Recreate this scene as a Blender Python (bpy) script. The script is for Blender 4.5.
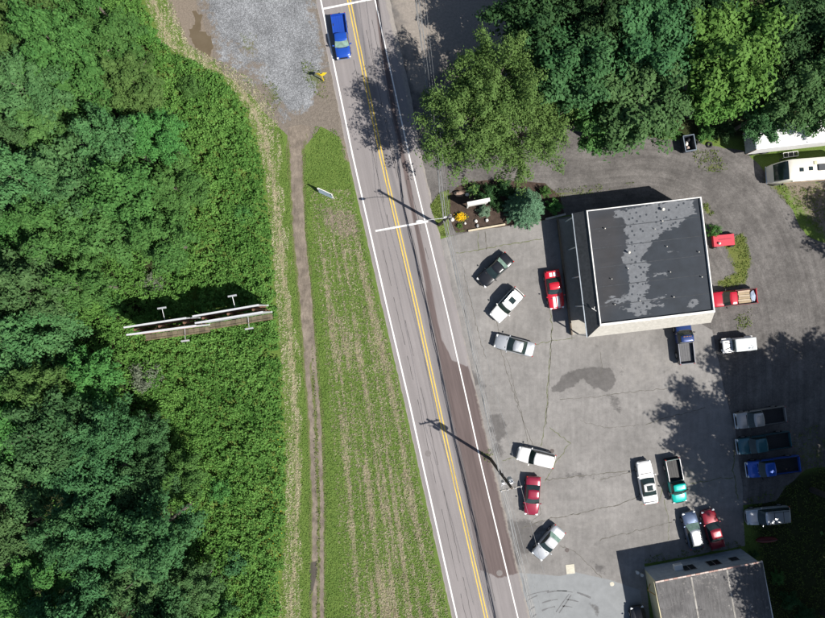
import bpy, bmesh, math, random
import numpy as np
from mathutils import Vector, Matrix

# ------------------------------------------------------------------ camera, sky, sun, exposure
for o in list(bpy.data.objects): bpy.data.objects.remove(o)
SC = bpy.context.scene
COL = SC.collection
S, CX, CY, H = 8.5, 412.5, 309.0, 73.0        # photo pixels per metre on the ground, picture centre, flying height

def W(px, py, z=0.0):
    k = (1 - z / H) / S
    return Vector(((px - CX) * k, (CY - py) * k, z))

cam = bpy.data.objects.new('camera', bpy.data.cameras.new('camera'))
COL.objects.link(cam)
cam.location = (0, 0, H)
cam.rotation_euler = (0, 0, 0)
cam.data.sensor_fit = 'HORIZONTAL'
cam.data.angle = 2 * math.atan((825 / 2 / S) / H)
cam.data.clip_end = 2000
SC.camera = cam

SUN_EL = math.radians(50.0)
SUN_DIR = Vector((0.86 * math.cos(SUN_EL), -0.51 * math.cos(SUN_EL), math.sin(SUN_EL))).normalized()
world = bpy.data.worlds.new('World')
SC.world = world
world.use_nodes = True
wn = world.node_tree
bg = wn.nodes['Background']
sky = wn.nodes.new('ShaderNodeTexSky')
sky.sky_type = 'NISHITA'
sky.sun_disc = False
sky.sun_elevation = SUN_EL
sky.sun_rotation = math.atan2(SUN_DIR.x, SUN_DIR.y)
wn.links.new(sky.outputs[0], bg.inputs[0])
bg.inputs[1].default_value = 0.055
sl = bpy.data.lights.new('sun', 'SUN')
sl.energy = 4.3
sl.angle = math.radians(0.53)
sl.color = (1.0, 0.955, 0.89)
sun = bpy.data.objects.new('sun', sl)
COL.objects.link(sun)
sun.location = (60, -40, 90)
sun.rotation_euler = (-SUN_DIR).to_track_quat('-Z', 'Y').to_euler()
SC.view_settings.view_transform = 'Standard'
SC.view_settings.look = 'None'
SC.view_settings.gamma = 1.0
SC.view_settings.use_curve_mapping = False
SC.view_settings.exposure = 0.68
SC.render.resolution_x, SC.render.resolution_y = 1024, 767

RNG = random.Random(7)
NPR = np.random.default_rng(7)

# ------------------------------------------------------------------ material helpers
class NT:
    def __init__(s, name):
        s.m = bpy.data.materials.new(name); s.m.use_nodes = True
        s.t = s.m.node_tree; s.b = s.t.nodes['Principled BSDF']
        s._oc = None
    def n(s, typ, **kw):
        nd = s.t.nodes.new(typ)
        for k, v in kw.items(): setattr(nd, k, v)
        return nd
    def put(s, sock, v):
        if hasattr(v, 'is_linked') or isinstance(v, bpy.types.NodeSocket): s.t.links.new(v, sock)
        elif isinstance(v, (tuple, list)) and len(v) == 3 and len(sock.default_value) == 4: sock.default_value = (*v, 1)
        else: sock.default_value = v
    def oc(s):
        if s._oc is None: s._oc = s.n('ShaderNodeTexCoord').outputs['Object']
        return s._oc
    def noise(s, scale, detail=4, rough=.55, vec=None, stretch=None, rot=0):
        nd = s.n('ShaderNodeTexNoise'); v = vec or s.oc()
        if stretch:
            mp = s.n('ShaderNodeMapping'); s.put(mp.inputs['Vector'], v)
            mp.inputs['Scale'].default_value = stretch; mp.inputs['Rotation'].default_value = (0, 0, rot); v = mp.outputs[0]
        s.put(nd.inputs['Vector'], v)
        nd.inputs['Scale'].default_value = scale; nd.inputs['Detail'].default_value = detail; nd.inputs['Roughness'].default_value = rough
        return nd.outputs['Fac']
    def vor(s, scale, out='Distance', vec=None, feature='F1'):
        nd = s.n('ShaderNodeTexVoronoi', feature=feature); s.put(nd.inputs['Vector'], vec or s.oc())
        nd.inputs['Scale'].default_value = scale
        return nd.outputs[out]
    def attr(s, name, out='Fac'):
        return s.n('ShaderNodeAttribute', attribute_name=name).outputs[out]
    def math(s, op, a, b=0.0, c=0.0):
        nd = s.n('ShaderNodeMath', operation=op); s.put(nd.inputs[0], a); s.put(nd.inputs[1], b)
        if len(nd.inputs) > 2: s.put(nd.inputs[2], c)
        return nd.outputs[0]
    def ss(s, x, lo, hi):
        nd = s.n('ShaderNodeMapRange', interpolation_type='SMOOTHSTEP'); s.put(nd.inputs[0], x)
        nd.inputs[1].default_value = lo; nd.inputs[2].default_value = hi
        return nd.outputs[0]
    def mix(s, f, a, b, mode='MIX'):
        nd = s.n('ShaderNodeMix', data_type='RGBA', blend_type=mode); s.put(nd.inputs[0], f)
        s.put(nd.inputs[6], a); s.put(nd.inputs[7], b)
        return nd.outputs[2]
    def gain(s, col, f, lo, hi):
        nd = s.n('ShaderNodeMapRange'); s.put(nd.inputs[0], f); nd.inputs[1].default_value = .25; nd.inputs[2].default_value = .75
        nd.inputs[3].default_value = lo; nd.inputs[4].default_value = hi
        cb = s.n('ShaderNodeCombineColor')
        for i in range(3): s.t.links.new(nd.outputs[0], cb.inputs[i])
        return s.mix(1.0, col, cb.outputs[0], 'MULTIPLY')
    def bump(s, h, strength=.3, dist=.02):
        nd = s.n('ShaderNodeBump'); s.put(nd.inputs['Height'], h); nd.inputs['Strength'].default_value = strength
        nd.inputs['Distance'].default_value = dist; s.t.links.new(nd.outputs[0], s.b.inputs['Normal'])
    def done(s, col, rough=.85, spec=.3, metal=0, coat=0):
        s.put(s.b.inputs['Base Color'], col); s.put(s.b.inputs['Roughness'], rough)
        s.b.inputs['Specular IOR Level'].default_value = spec; s.b.inputs['Metallic'].default_value = metal
        s.b.inputs['Coat Weight'].default_value = coat; s.b.inputs['Coat Roughness'].default_value = .06
        return s.m

def M(name, col, rough=.7, metal=0, spec=.4, var=.15, scale=3.0, coat=0, bump=0):
    t = NT(name)
    c = t.gain(col, t.noise(scale, 5), 1 - var, 1 + var)
    c = t.gain(c, t.noise(scale * 12, 3), 1 - var * .5, 1 + var * .5)
    if bump: t.bump(t.noise(scale * 8, 4), bump, .02)
    return t.done(c, rough, spec, metal, coat)

def leafmat(name, dark, light, trans=.2, rough=.55):
    t = NT(name)
    c = t.mix(t.attr('tint'), dark, light)
    rnd = t.n('ShaderNodeObjectInfo').outputs['Random']
    hs = t.n('ShaderNodeHueSaturation')
    s_ = t.n('ShaderNodeMapRange'); t.put(s_.inputs[0], rnd); s_.inputs[3].default_value = .485; s_.inputs[4].default_value = .515
    t.put(hs.inputs['Hue'], s_.outputs[0])
    v_ = t.n('ShaderNodeMapRange'); t.put(v_.inputs[0], rnd); v_.inputs[3].default_value = .85; v_.inputs[4].default_value = 1.18
    t.put(hs.inputs['Value'], v_.outputs[0]); t.put(hs.inputs['Color'], c)
    t.done(hs.outputs[0], .7, .1)
    tr = t.n('ShaderNodeBsdfTranslucent'); t.put(tr.inputs[0], hs.outputs[0])
    mx = t.n('ShaderNodeMixShader'); mx.inputs[0].default_value = trans
    t.t.links.new(t.b.outputs[0], mx.inputs[1]); t.t.links.new(tr.outputs[0], mx.inputs[2])
    t.t.links.new(mx.outputs[0], t.t.nodes['Material Output'].inputs[0])
    return t.m

# ------------------------------------------------------------------ object helpers
def tag(o, label=None, cat=None, group=None, kind=None):
    if label: o['label'] = label
    if cat: o['category'] = cat
    if group: o['group'] = group
    if kind: o['kind'] = kind
    return o

def empty(name, loc, rz=0.0, label=None, cat=None, group=None):
    o = bpy.data.objects.new(name, None); COL.objects.link(o)
    o.location = loc; o.rotation_euler = (0, 0, rz); o.empty_display_size = .3
    return tag(o, label, cat, group)

def link(name, me, mat=None, parent=None, loc=None):
    o = bpy.data.objects.new(name, me); COL.objects.link(o)
    if mat and not me.materials: me.materials.append(mat)
    if parent: o.parent = parent
    if loc is not None: o.location = loc
    return o

class MB:
    def __init__(s): s.v = []; s.f = []
    def add(s, vs, fs):
        b = len(s.v); s.v += [tuple(p) for p in vs]; s.f += [tuple(b + i for i in f) for f in fs]; return s
    def box(s, c, d, rz=0, ch=0):
        x, y, z = (k / 2 for k in d); ca, sa = math.cos(rz), math.sin(rz)
        if ch <= 0:
            L = [(sx * x, sy * y, sz * z) for sz in (-1, 1) for sx, sy in ((-1, -1), (1, -1), (1, 1), (-1, 1))]
            F = [(0, 3, 2, 1), (4, 5, 6, 7), (0, 1, 5, 4), (1, 2, 6, 5), (2, 3, 7, 6), (3, 0, 4, 7)]
        else:
            L = []; F = []
            for zz, q in ((-z, ch), (-z + ch, 0), (z - ch, 0), (z, ch)):
                X, Y = x - q, y - q; k = ch
                L += [(-X + k, -Y, zz), (X - k, -Y, zz), (X, -Y + k, zz), (X, Y - k, zz), (X - k, Y, zz), (-X + k, Y, zz), (-X, Y - k, zz), (-X, -Y + k, zz)]
            for r in range(3):
                for i in range(8): F.append((r * 8 + i, r * 8 + (i + 1) % 8, r * 8 + 8 + (i + 1) % 8, r * 8 + 8 + i))
            F += [tuple(range(7, -1, -1)), tuple(range(24, 32))]
        return s.add([(c[0] + p[0] * ca - p[1] * sa, c[1] + p[0] * sa + p[1] * ca, c[2] + p[2]) for p in L], F)
    def tube(s, pts, r, n=8, cap=True):
        pts = [Vector(p) for p in pts]; rs = r if isinstance(r, (list, tuple)) else [r] * len(pts)
        vs = []; fs = []; ref = None
        for i, p in enumerate(pts):
            d = (pts[min(i + 1, len(pts) - 1)] - pts[max(i - 1, 0)]).normalized()
            if ref is None: ref = d.orthogonal().normalized()
            ref = (ref - d * ref.dot(d)).normalized(); q = d.cross(ref)
            vs += [p + (ref * math.cos(2 * math.pi * k / n) + q * math.sin(2 * math.pi * k / n)) * rs[i] for k in range(n)]
        for i in range(len(pts) - 1):
            for k in range(n): fs.append((i * n + k, i * n + (k + 1) % n, (i + 1) * n + (k + 1) % n, (i + 1) * n + k))
        if cap: fs += [tuple(range(n - 1, -1, -1)), tuple((len(pts) - 1) * n + k for k in range(n))]
        return s.add(vs, fs)
    def prism(s, poly, z0, z1):
        n = len(poly)
        return s.add([(x, y, z0) for x, y in poly] + [(x, y, z1) for x, y in poly],
                     [tuple(range(n - 1, -1, -1)), tuple(range(n, 2 * n))] + [(i, (i + 1) % n, n + (i + 1) % n, n + i) for i in range(n)])
    def blob(s, c, r, seed=0, n=10, m=6, rough=.2):
        rg = random.Random(seed); vs = [(c[0], c[1], c[2] - r[2])]; fs = []
        for j in range(1, m):
            a = -math.pi / 2 + math.pi * j / m
            for i in range(n):
                b = 2 * math.pi * i / n; k = 1 + rg.uniform(-rough, rough)
                vs.append((c[0] + r[0] * k * math.cos(a) * math.cos(b), c[1] + r[1] * k * math.cos(a) * math.sin(b), c[2] + r[2] * k * math.sin(a)))
        vs.append((c[0], c[1], c[2] + r[2]))
        for i in range(n): fs.append((0, 1 + (i + 1) % n, 1 + i))
        for j in range(m - 2):
            for i in range(n): a = 1 + j * n; fs.append((a + i, a + (i + 1) % n, a + n + (i + 1) % n, a + n + i))
        t = len(vs) - 1; a = 1 + (m - 2) * n
        for i in range(n): fs.append((a + i, a + (i + 1) % n, t))
        return s.add(vs, fs)
    def mesh(s, name, smooth=False):
        me = bpy.data.meshes.new(name); me.from_pydata(s.v, [], s.f); me.update()
        if smooth:
            me.polygons.foreach_set('use_smooth', [True] * len(me.polygons))
            me.set_sharp_from_angle(angle=math.radians(38))
        return me
    def build(s, name, mat, parent=None, smooth=False, loc=None):
        return link(name, s.mesh(name, smooth), mat, parent, loc)

def npmesh(name, V, F, attrs=None):
    """V (n,3), F (m,k) faces all with k corners"""
    me = bpy.data.meshes.new(name); V = np.asarray(V, np.float32); F = np.asarray(F, np.int32); m, k = F.shape
    me.vertices.add(len(V)); me.vertices.foreach_set('co', V.ravel())
    me.loops.add(m * k); me.loops.foreach_set('vertex_index', F.ravel())
    me.polygons.add(m); me.polygons.foreach_set('loop_start', np.arange(0, m * k, k, dtype=np.int32))
    me.polygons.foreach_set('loop_total', np.full(m, k, np.int32))
    me.update(calc_edges=True)
    for nm, a in (attrs or {}).items(): fattr(me, nm, a)
    return me

def fattr(me, nm, a):
    at = me.attributes.new(nm, 'FLOAT', 'POINT'); at.data.foreach_set('value', np.asarray(a, np.float32))

# value noise in numpy (smooth, repeatable)
_T = np.random.default_rng(3).random((256, 256))
def vn(x, y):
    xi = np.floor(x).astype(int); yi = np.floor(y).astype(int); fx = x - xi; fy = y - yi
    fx = fx * fx * (3 - 2 * fx); fy = fy * fy * (3 - 2 * fy); g = lambda a, b: _T[a % 256, b % 256]
    return (g(xi, yi) * (1 - fx) + g(xi + 1, yi) * fx) * (1 - fy) + (g(xi, yi + 1) * (1 - fx) + g(xi + 1, yi + 1) * fx) * fy
def fbm(x, y, o=3): return sum(vn(x * 2 ** i + 17 * i, y * 2 ** i + 31 * i) / 2 ** (i + 1) for i in range(o)) / (1 - .5 ** o)

def inside(P, poly):
    x, y = P[:, 0], P[:, 1]; r = np.zeros(len(P), bool); n = len(poly)
    for i in range(n):
        x0, y0 = poly[i]; x1, y1 = poly[(i + 1) % n]
        if y0 == y1: continue
        r ^= ((y0 > y) != (y1 > y)) & (x < (x1 - x0) * (y - y0) / (y1 - y0) + x0)
    return r
def segdist(P, line, closed=False):
    d = np.full(len(P), 1e9); L = list(line) + ([line[0]] if closed else [])
    for a, b in zip(L, L[1:]):
        a = np.array(a, float); b = np.array(b, float); ab = b - a
        t = np.clip(((P - a) @ ab) / max(ab @ ab, 1e-9), 0, 1)
        d = np.minimum(d, np.hypot(*(P - a - t[:, None] * ab).T))
    return d
def pm(P, poly, soft=3.0):
    d = segdist(P, poly, True); d = np.where(inside(P, poly), -d, d)
    return np.clip(.5 - d / (2 * soft), 0, 1)
def lm(P, line, w, soft=2.0):
    return np.clip(.5 - (segdist(P, line) - w) / (2 * soft), 0, 1)
def yx(tbl):
    t = sorted(tbl); return lambda y: np.interp(y, [a for a, _ in t], [b for _, b in t])

def wig(poly, amp=1.5, step=4.0, closed=True, sc=.08, seed=0):
    out = []; L = list(poly) + ([poly[0]] if closed else [])
    for a, b in zip(L, L[1:]):
        n = max(1, int(math.hypot(b[0] - a[0], b[1] - a[1]) / step))
        for i in range(n): out.append((a[0] + (b[0] - a[0]) * i / n, a[1] + (b[1] - a[1]) * i / n))
    if not closed: out.append(L[-1])
    A = np.array(out); s = seed * 13.7
    dx = (fbm(A[:, 0] * sc + s, A[:, 1] * sc, 3) - .5) * 2 * amp; dy = (fbm(A[:, 0] * sc, A[:, 1] * sc + 50 + s, 3) - .5) * 2 * amp
    return [tuple(p) for p in np.stack([A[:, 0] + dx, A[:, 1] + dy], 1)]

def sheet(name, poly, z, cell=2.0, masks=None, mat=None, kind='structure', parent=None, zs=None):
    """polygon given in ground pixels, cut into a fine grid so that masks can be stored on it"""
    A = np.array(poly, float); x0, y0 = A.min(0) - cell; nx, ny = (np.ceil((A.max(0) - A.min(0)) / cell) + 2).astype(int)
    edge = set(); n = len(poly); eidx = {}
    for i in range(n):
        a, b = A[i], A[(i + 1) % n]; m = int(np.hypot(*(b - a)) / (cell * .2)) + 2
        for t in np.linspace(0, 1, m):
            p = a + (b - a) * t; c = (int((p[0] - x0) // cell), int((p[1] - y0) // cell)); edge.add(c)
    gx, gy = np.meshgrid(np.arange(nx), np.arange(ny), indexing='ij')
    C = np.stack([x0 + (gx.ravel() + .5) * cell, y0 + (gy.ravel() + .5) * cell], 1); inn = inside(C, poly)
    key = {}; V = []; F = []
    def vid(x, y):
        k = (round(x * 200), round(y * 200))
        if k not in key: key[k] = len(V); V.append((x, y))
        return key[k]
    for gi, gj, ok in zip(gx.ravel().tolist(), gy.ravel().tolist(), inn.tolist()):
        ax, ay = x0 + gi * cell, y0 + gj * cell
        if (gi, gj) in edge:
            P = [tuple(p) for p in poly]
            for ax_, val, sg in ((0, ax, 1), (0, ax + cell, -1), (1, ay, 1), (1, ay + cell, -1)):
                Q = []
                for i in range(len(P)):
                    p, q = P[i - 1], P[i]; ip = (p[ax_] - val) * sg >= 0; iq = (q[ax_] - val) * sg >= 0
                    if ip != iq:
                        t = (val - p[ax_]) / (q[ax_] - p[ax_]); Q.append((p[0] + (q[0] - p[0]) * t, p[1] + (q[1] - p[1]) * t))
                    if iq: Q.append(q)
                P = Q
                if not P: break
            ids = []
            for p in P:
                k = vid(*p)
                if k not in ids: ids.append(k)
            if len(ids) >= 3: F.append(ids[::-1])
        elif ok:
            F.append([vid(ax, ay + cell), vid(ax + cell, ay + cell), vid(ax + cell, ay), vid(ax, ay)])
    P = np.array(V)
    Z = np.full(len(P), z) if zs is None else zs(P)
    me = bpy.data.meshes.new(name)
    me.from_pydata([((p[0] - CX) / S, (CY - p[1]) / S, zz) for p, zz in zip(P, Z)], [], F); me.update()
    if len(F) and sum(p.normal.z for p in me.polygons) < 0: me.flip_normals()
    for nm, fn in (masks or {}).items(): fattr(me, nm, fn(P))
    o = link(name, me, mat, parent)
    if kind: o['kind'] = kind
    return o

def ribbon(mb, line, w, z, jit=0.0, seed=0):
    """flat strip along ground pixels, width in metres"""
    rg = random.Random(seed); pts = [W(x, y) for x, y in line]; vs = []
    for i, p in enumerate(pts):
        d = (pts[min(i + 1, len(pts) - 1)] - pts[max(i - 1, 0)]); d = Vector((-d.y, d.x, 0)).normalized()
        k = w / 2 * (1 + rg.uniform(-jit, jit)); vs += [(p.x + d.x * k, p.y + d.y * k, z), (p.x - d.x * k, p.y - d.y * k, z)]
    mb.add(vs, [(2 * i, 2 * i + 1, 2 * i + 3, 2 * i + 2) for i in range(len(pts) - 1)])

def leaves(name, P, N, size, tint, aspect=.6):
    """cloud of rhombic leaves: P centres, N normals, one size each"""
    n = len(P); N = N / np.linalg.norm(N, axis=1)[:, None]; R = NPR.normal(size=(n, 3))
    U = np.cross(N, R); U /= np.linalg.norm(U, axis=1)[:, None]; Vv = np.cross(N, U)
    s = (np.asarray(size) * np.ones(n))[:, None] * .5; a = aspect
    V = np.stack([P - U * s, P + Vv * s * a - N * s * .15, P + U * s, P - Vv * s * a - N * s * .15], 1).reshape(-1, 3)
    return npmesh(name, V, np.arange(4 * n).reshape(n, 4), {'tint': np.repeat(tint, 4)})

ORD = ['first', 'second', 'third', 'fourth', 'fifth', 'sixth', 'seventh', 'eighth', 'ninth', 'tenth', 'eleventh', 'twelfth', 'thirteenth', 'fourteenth', 'fifteenth', 'sixteenth']

# ------------------------------------------------------------------ reference lines (ground pixels)
XL = yx([(-60, 308.5), (0, 320.8), (155, 352.6), (310, 387.7), (405, 410), (465, 423), (618, 457), (700, 475)])
XY = yx([(-60, 336.5), (0, 349), (155, 381), (310, 417.2), (405, 438), (465, 451.2), (618, 486.4), (700, 505)])
XR = yx([(-60, 362), (0, 375), (155, 409), (310, 446.5), (405, 468), (465, 481.3), (618, 518), (700, 538)])
XBR = yx([(-60, 128), (0, 146), (45, 163), (62, 195), (78, 225), (105, 244), (135, 257), (180, 267), (240, 273), (310, 278), (370, 283), (440, 287), (500, 287), (560, 285), (618, 280), (700, 275)])
XT = yx([(95, 306), (120, 302), (150, 296), (230, 299), (300, 306), (370, 311), (420, 315), (500, 318), (618, 318), (700, 316)])

# ------------------------------------------------------------------ ground
GX0, GX1, GY0, GY1, GC = -90, 915, -90, 708, 3.0
gx = np.arange(GX0, GX1 + .1, GC); gy = np.arange(GY0, GY1 + .1, GC)
GXX, GYY = np.meshgrid(gx, gy); GP = np.stack([GXX.ravel(), GYY.ravel()], 1)
nx, ny = len(gx), len(gy)
I = np.arange(nx * ny).reshape(ny, nx)
GF = np.stack([I[1:, :-1].ravel(), I[1:, 1:].ravel(), I[:-1, 1:].ravel(), I[:-1, :-1].ravel()], 1)
GV = np.stack([(GP[:, 0] - CX) / S, (CY - GP[:, 1]) / S, np.zeros(len(GP))], 1)
# outer ring out to the horizon
b0 = [((GX0 - CX) / S, (CY - GY0) / S), ((gx[-1] - CX) / S, (CY - GY0) / S), ((gx[-1] - CX) / S, (CY - gy[-1]) / S), ((GX0 - CX) / S, (CY - gy[-1]) / S)]
cid = [I[0, 0], I[0, -1], I[-1, -1], I[-1, 0]]
far = [(-900, 900, 0), (900, 900, 0), (900, -900, 0), (-900, -900, 0)]
nb = len(GV); GV = np.vstack([GV, far])
GF = np.vstack([GF, [(cid[i], nb + i, nb + (i + 1) % 4, cid[(i + 1) % 4]) for i in range(4)]])
x, y = GP[:, 0], GP[:, 1]
xb, xt, xl = XBR(y), XT(y), XL(y)
s_f = (x - xt) / np.maximum(xl - xt, 5)              # 0 at the track, 1 at the road edge line
tanL = np.clip(1 - np.abs(x - (xb + 7 + np.clip((y - 250) / 60, 0, 1) * 3)) / 9, 0, 1) * .72
row = fbm(s_f * 34, y * .008 + 4, 2) * .65 + .35 * fbm(s_f * 6, y * .02, 2)
tanR = np.where((s_f > .12) & (s_f < .97) & (y > 195), np.clip((row - .30) * 2.4, 0, .62) * np.clip((y - 195) / 70, .25, 1), 0)
tanR *= np.clip((s_f - .1) * 6, 0, 1) * np.clip((.97 - s_f) * 7, 0, 1)
brown = np.clip(pm(GP, [(318, 205), (352, 210), (362, 232), (345, 240), (325, 228)], 8) * .9 + pm(GP, [(156, -40), (205, -40), (218, 62), (206, 62), (186, 44), (170, 15)], 7) + .85 * pm(GP, [(770, 170), (860, 180), (860, 260), (820, 235), (790, 200)], 14), 0, 1)
roadside = np.clip(1 - (xl - 5 - x) / 9, 0, 1) * (x < xl) * np.where(y < 160, .95, .42)
brown = np.maximum(brown, roadside)
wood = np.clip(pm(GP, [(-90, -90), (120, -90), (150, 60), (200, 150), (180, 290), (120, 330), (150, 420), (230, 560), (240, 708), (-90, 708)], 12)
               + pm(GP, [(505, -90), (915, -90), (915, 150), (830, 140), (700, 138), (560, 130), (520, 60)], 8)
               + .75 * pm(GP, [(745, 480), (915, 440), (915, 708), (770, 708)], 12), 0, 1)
pad = lambda a: np.concatenate([a, np.full(4, .5)])
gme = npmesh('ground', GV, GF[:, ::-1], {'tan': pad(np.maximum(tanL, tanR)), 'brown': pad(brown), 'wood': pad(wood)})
if sum(p.normal.z for p in gme.polygons[:50]) < 0: gme.flip_normals()
t = NT('grass_ground')
g1 = t.mix(t.noise(.35, 5), (.080, .140, .026), (.145, .200, .052))
g1 = t.gain(g1, t.noise(7, 5, .7), .6, 1.35)
fac = t.ss(t.math('ADD', t.attr('tan'), t.math('MULTIPLY', t.math('SUBTRACT', t.noise(2.6, 6, .75, stretch=(1, .3, 1), rot=-.2), .5), 1.7)), .35, .72)
g1 = t.mix(fac, g1, t.gain((.29, .255, .165), t.noise(9, 4, .7), .6, 1.35))
fac = t.ss(t.math('ADD', t.attr('brown'), t.math('MULTIPLY', t.math('SUBTRACT', t.noise(1.8, 6, .7), .5), 1.3)), .35, .75)
g1 = t.mix(fac, g1, t.gain((.21, .175, .14), t.noise(5, 5, .7), .7, 1.25))
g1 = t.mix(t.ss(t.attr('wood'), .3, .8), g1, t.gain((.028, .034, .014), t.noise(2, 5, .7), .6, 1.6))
t.bump(t.noise(14, 6, .75), .9, .06)
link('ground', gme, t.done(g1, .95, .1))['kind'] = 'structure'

# ------------------------------------------------------------------ gravel lot, puddle, track
GL = [(178, -40), (300, -40), (318, 0), (330, 55), (343, 120), (345, 140), (322, 128), (305, 148), (292, 140), (262, 108), (236, 82), (214, 62), (206, 30), (196, 0)]
t = NT('loose_grey_gravel')
c = t.mix(t.vor(9, 'Color'), (.125, .13, .135), (.29, .30, .315))
c = t.gain(c, t.vor(13), .62, 1.3)
c = t.gain(c, t.noise(.35, 6, .65), .62, 1.3)
f = t.ss(t.math('ADD', t.attr('dirt'), t.math('MULTIPLY', t.math('SUBTRACT', t.noise(1.1, 6, .75), .5), 2.4)), .35, .75)
c = t.mix(f, c, t.gain((.18, .155, .13), t.noise(3, 6, .75), .6, 1.3))
f = t.ss(t.math('ADD', t.attr('grass'), t.math('MULTIPLY', t.math('SUBTRACT', t.noise(2.2, 6, .75), .5), 1.5)), .45, .8)
c = t.mix(f, c, t.gain((.11, .13, .05), t.noise(9, 4), .6, 1.3))
t.bump(t.vor(11), .7, .05)
GRAVEL = t.done(c, .95, .15)
sheet('gravel_lot', wig(GL, 3, 5), .004, 2.0, {
    'dirt': lambda P: np.clip(1 - segdist(P, GL, True) / 22, 0, 1) * .85 + .95 * pm(P, [(325, 70), (346, 140), (322, 132), (312, 100)], 7) + 1.1 * pm(P, [(296, 112), (316, 108), (324, 150), (284, 150)], 9) + .6 * pm(P, [(228, 40), (255, 40), (285, 110), (260, 95)], 12),
    'grass': lambda P: .75 * pm(P, [(300, 55), (325, 75), (322, 100), (305, 80)], 9) + .55 * pm(P, [(232, 25), (260, 30), (262, 60), (238, 60)], 10) + .6 * pm(P, [(268, 70), (285, 95), (275, 115), (262, 95)], 8)}, GRAVEL)
t = NT('muddy_water')
PUD = t.done(t.mix(t.noise(.8, 3), (.10, .075, .045), (.15, .12, .08)), .06, .5)
pud = sheet('puddle', wig([(194, 14), (199, 12), (201, 22), (199, 30), (207, 36), (212, 40), (213, 52), (208, 56), (200, 50), (193, 42), (190, 34), (194, 26)], 5, 1.5, True, .22), .009, 2, {}, PUD)
t = NT('packed_dirt')
c = t.gain((.19, .16, .13), t.noise(.9, 5), .6, 1.35)
c = t.gain(c, t.noise(3, 6, .8, stretch=(1.5, .5, 1)), .62, 1.4)
c = t.gain(c, t.noise(12, 5, .8), .7, 1.3)
f = t.ss(t.math('ADD', t.attr('green'), t.math('MULTIPLY', t.math('SUBTRACT', t.noise(2.2, 6, .8, stretch=(1, .35, 1)), .5), 2.4)), .38, .7)
c = t.mix(f, c, t.gain((.12, .14, .05), t.noise(8, 4), .6, 1.3))
f = t.ss(t.math('ADD', t.attr('wet'), t.math('MULTIPLY', t.math('SUBTRACT', t.noise(2, 4), .5), .6)), .4, .6)
c = t.mix(t.math('MULTIPLY', f, .8), c, (.06, .054, .05))
t.bump(t.noise(12, 6, .75), .8, .05)
DIRT = t.done(c, .93, .15)
ys = list(range(126, 700, 6))
def tw(y): return float(np.interp(y, [98, 112, 128, 150, 200, 330, 420, 520, 618, 700], [1, 7, 12, 9.5, 8.5, 8.5, 8.5, 8.5, 9, 9]))
TR = [(float(XT(y)) - tw(y), y) for y in ys] + [(float(XT(y)) + tw(y), y) for y in reversed(ys)]
sheet('dirt_track', wig(TR, 2.2, 5), .005, 1.6, {
    'green': lambda P: np.clip(1 - np.abs(P[:, 0] - XT(P[:, 1]) - .5) / 3.2, 0, 1) * np.clip((P[:, 1] - 330) / 60, 0, .85) + np.clip((np.abs(P[:, 0] - XT(P[:, 1])) - 4) / 3.4, 0, .95) * np.clip((P[:, 1] - 128) / 25, 0, 1),
    'wet': lambda P: pm(P, [(311, 562), (317, 561), (317, 572), (313, 590), (309, 597), (308, 580)], 2)}, DIRT)

# ------------------------------------------------------------------ driveway (dark compacted gravel) east of the road
DW = [(388, -40), (528, -40), (520, 60), (545, 120), (640, 136), (745, 150), (785, 196), (806, 235), (860, 260), (900, 300), (900, 455), (805, 470), (775, 500), (722, 506), (720, 430), (700, 330), (680, 312), (680, 212), (575, 214), (546, 219), (447, 238), (432, 205), (418, 160), (404, 90), (386, 0)]
def smooth(pts, n=8):
    out = []; P = [np.array(p, float) for p in [pts[0]] + list(pts) + [pts[-1]]]
    for a, b, c, d in zip(P, P[1:], P[2:], P[3:]):
        for k in range(n): u = k / n; out.append(tuple(.5 * (2 * b + (c - a) * u + (2 * a - 5 * b + 4 * c - d) * u * u + (3 * b - 3 * c + d - a) * u ** 3)))
    return out + [tuple(pts[-1])]
ARC = smooth([(380, 130), (480, 165), (560, 168), (660, 164), (730, 195), (772, 260), (792, 350), (790, 460), (780, 560)])
t = NT('dark_gravel')
c = t.gain((.115, .108, .103), t.noise(.35, 6, .65), .62, 1.42)
c = t.gain(c, t.noise(1.7, 6, .75), .75, 1.3)
trk = t.n('ShaderNodeCombineXYZ'); t.put(trk.inputs[0], t.attr('arc')); t.put(trk.inputs[1], t.math('MULTIPLY', t.attr('along'), .07))
c = t.gain(c, t.noise(.8, 6, .7, vec=trk.outputs[0]), .74, 1.32)
c = t.gain(c, t.noise(4.5, 6, .8), .72, 1.32)
c = t.gain(c, t.noise(10, 5, .8), .72, 1.3)
sp = t.ss(t.noise(16, 3, .7), .66, .72)
c = t.mix(sp, c, (.26, .25, .24))
f = t.ss(t.math('ADD', t.attr('pale'), t.math('MULTIPLY', t.math('SUBTRACT', t.noise(.9, 5), .5), .9)), .3, .8)
c = t.mix(f, c, t.gain((.27, .24, .21), t.noise(4, 5, .75), .7, 1.25))
f = t.ss(t.math('ADD', t.attr('grass'), t.math('MULTIPLY', t.math('SUBTRACT', t.noise(1.6, 6, .75), .5), 1.5)), .42, .78)
c = t.mix(f, c, t.gain((.125, .145, .04), t.noise(8, 4), .6, 1.3))
t.bump(t.noise(16, 5, .8), .8, .05)
DGR = t.done(c, .94, .15)
def alongf(P): return np.hypot(P[:, 0] - 430, P[:, 1] - 150)
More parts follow.
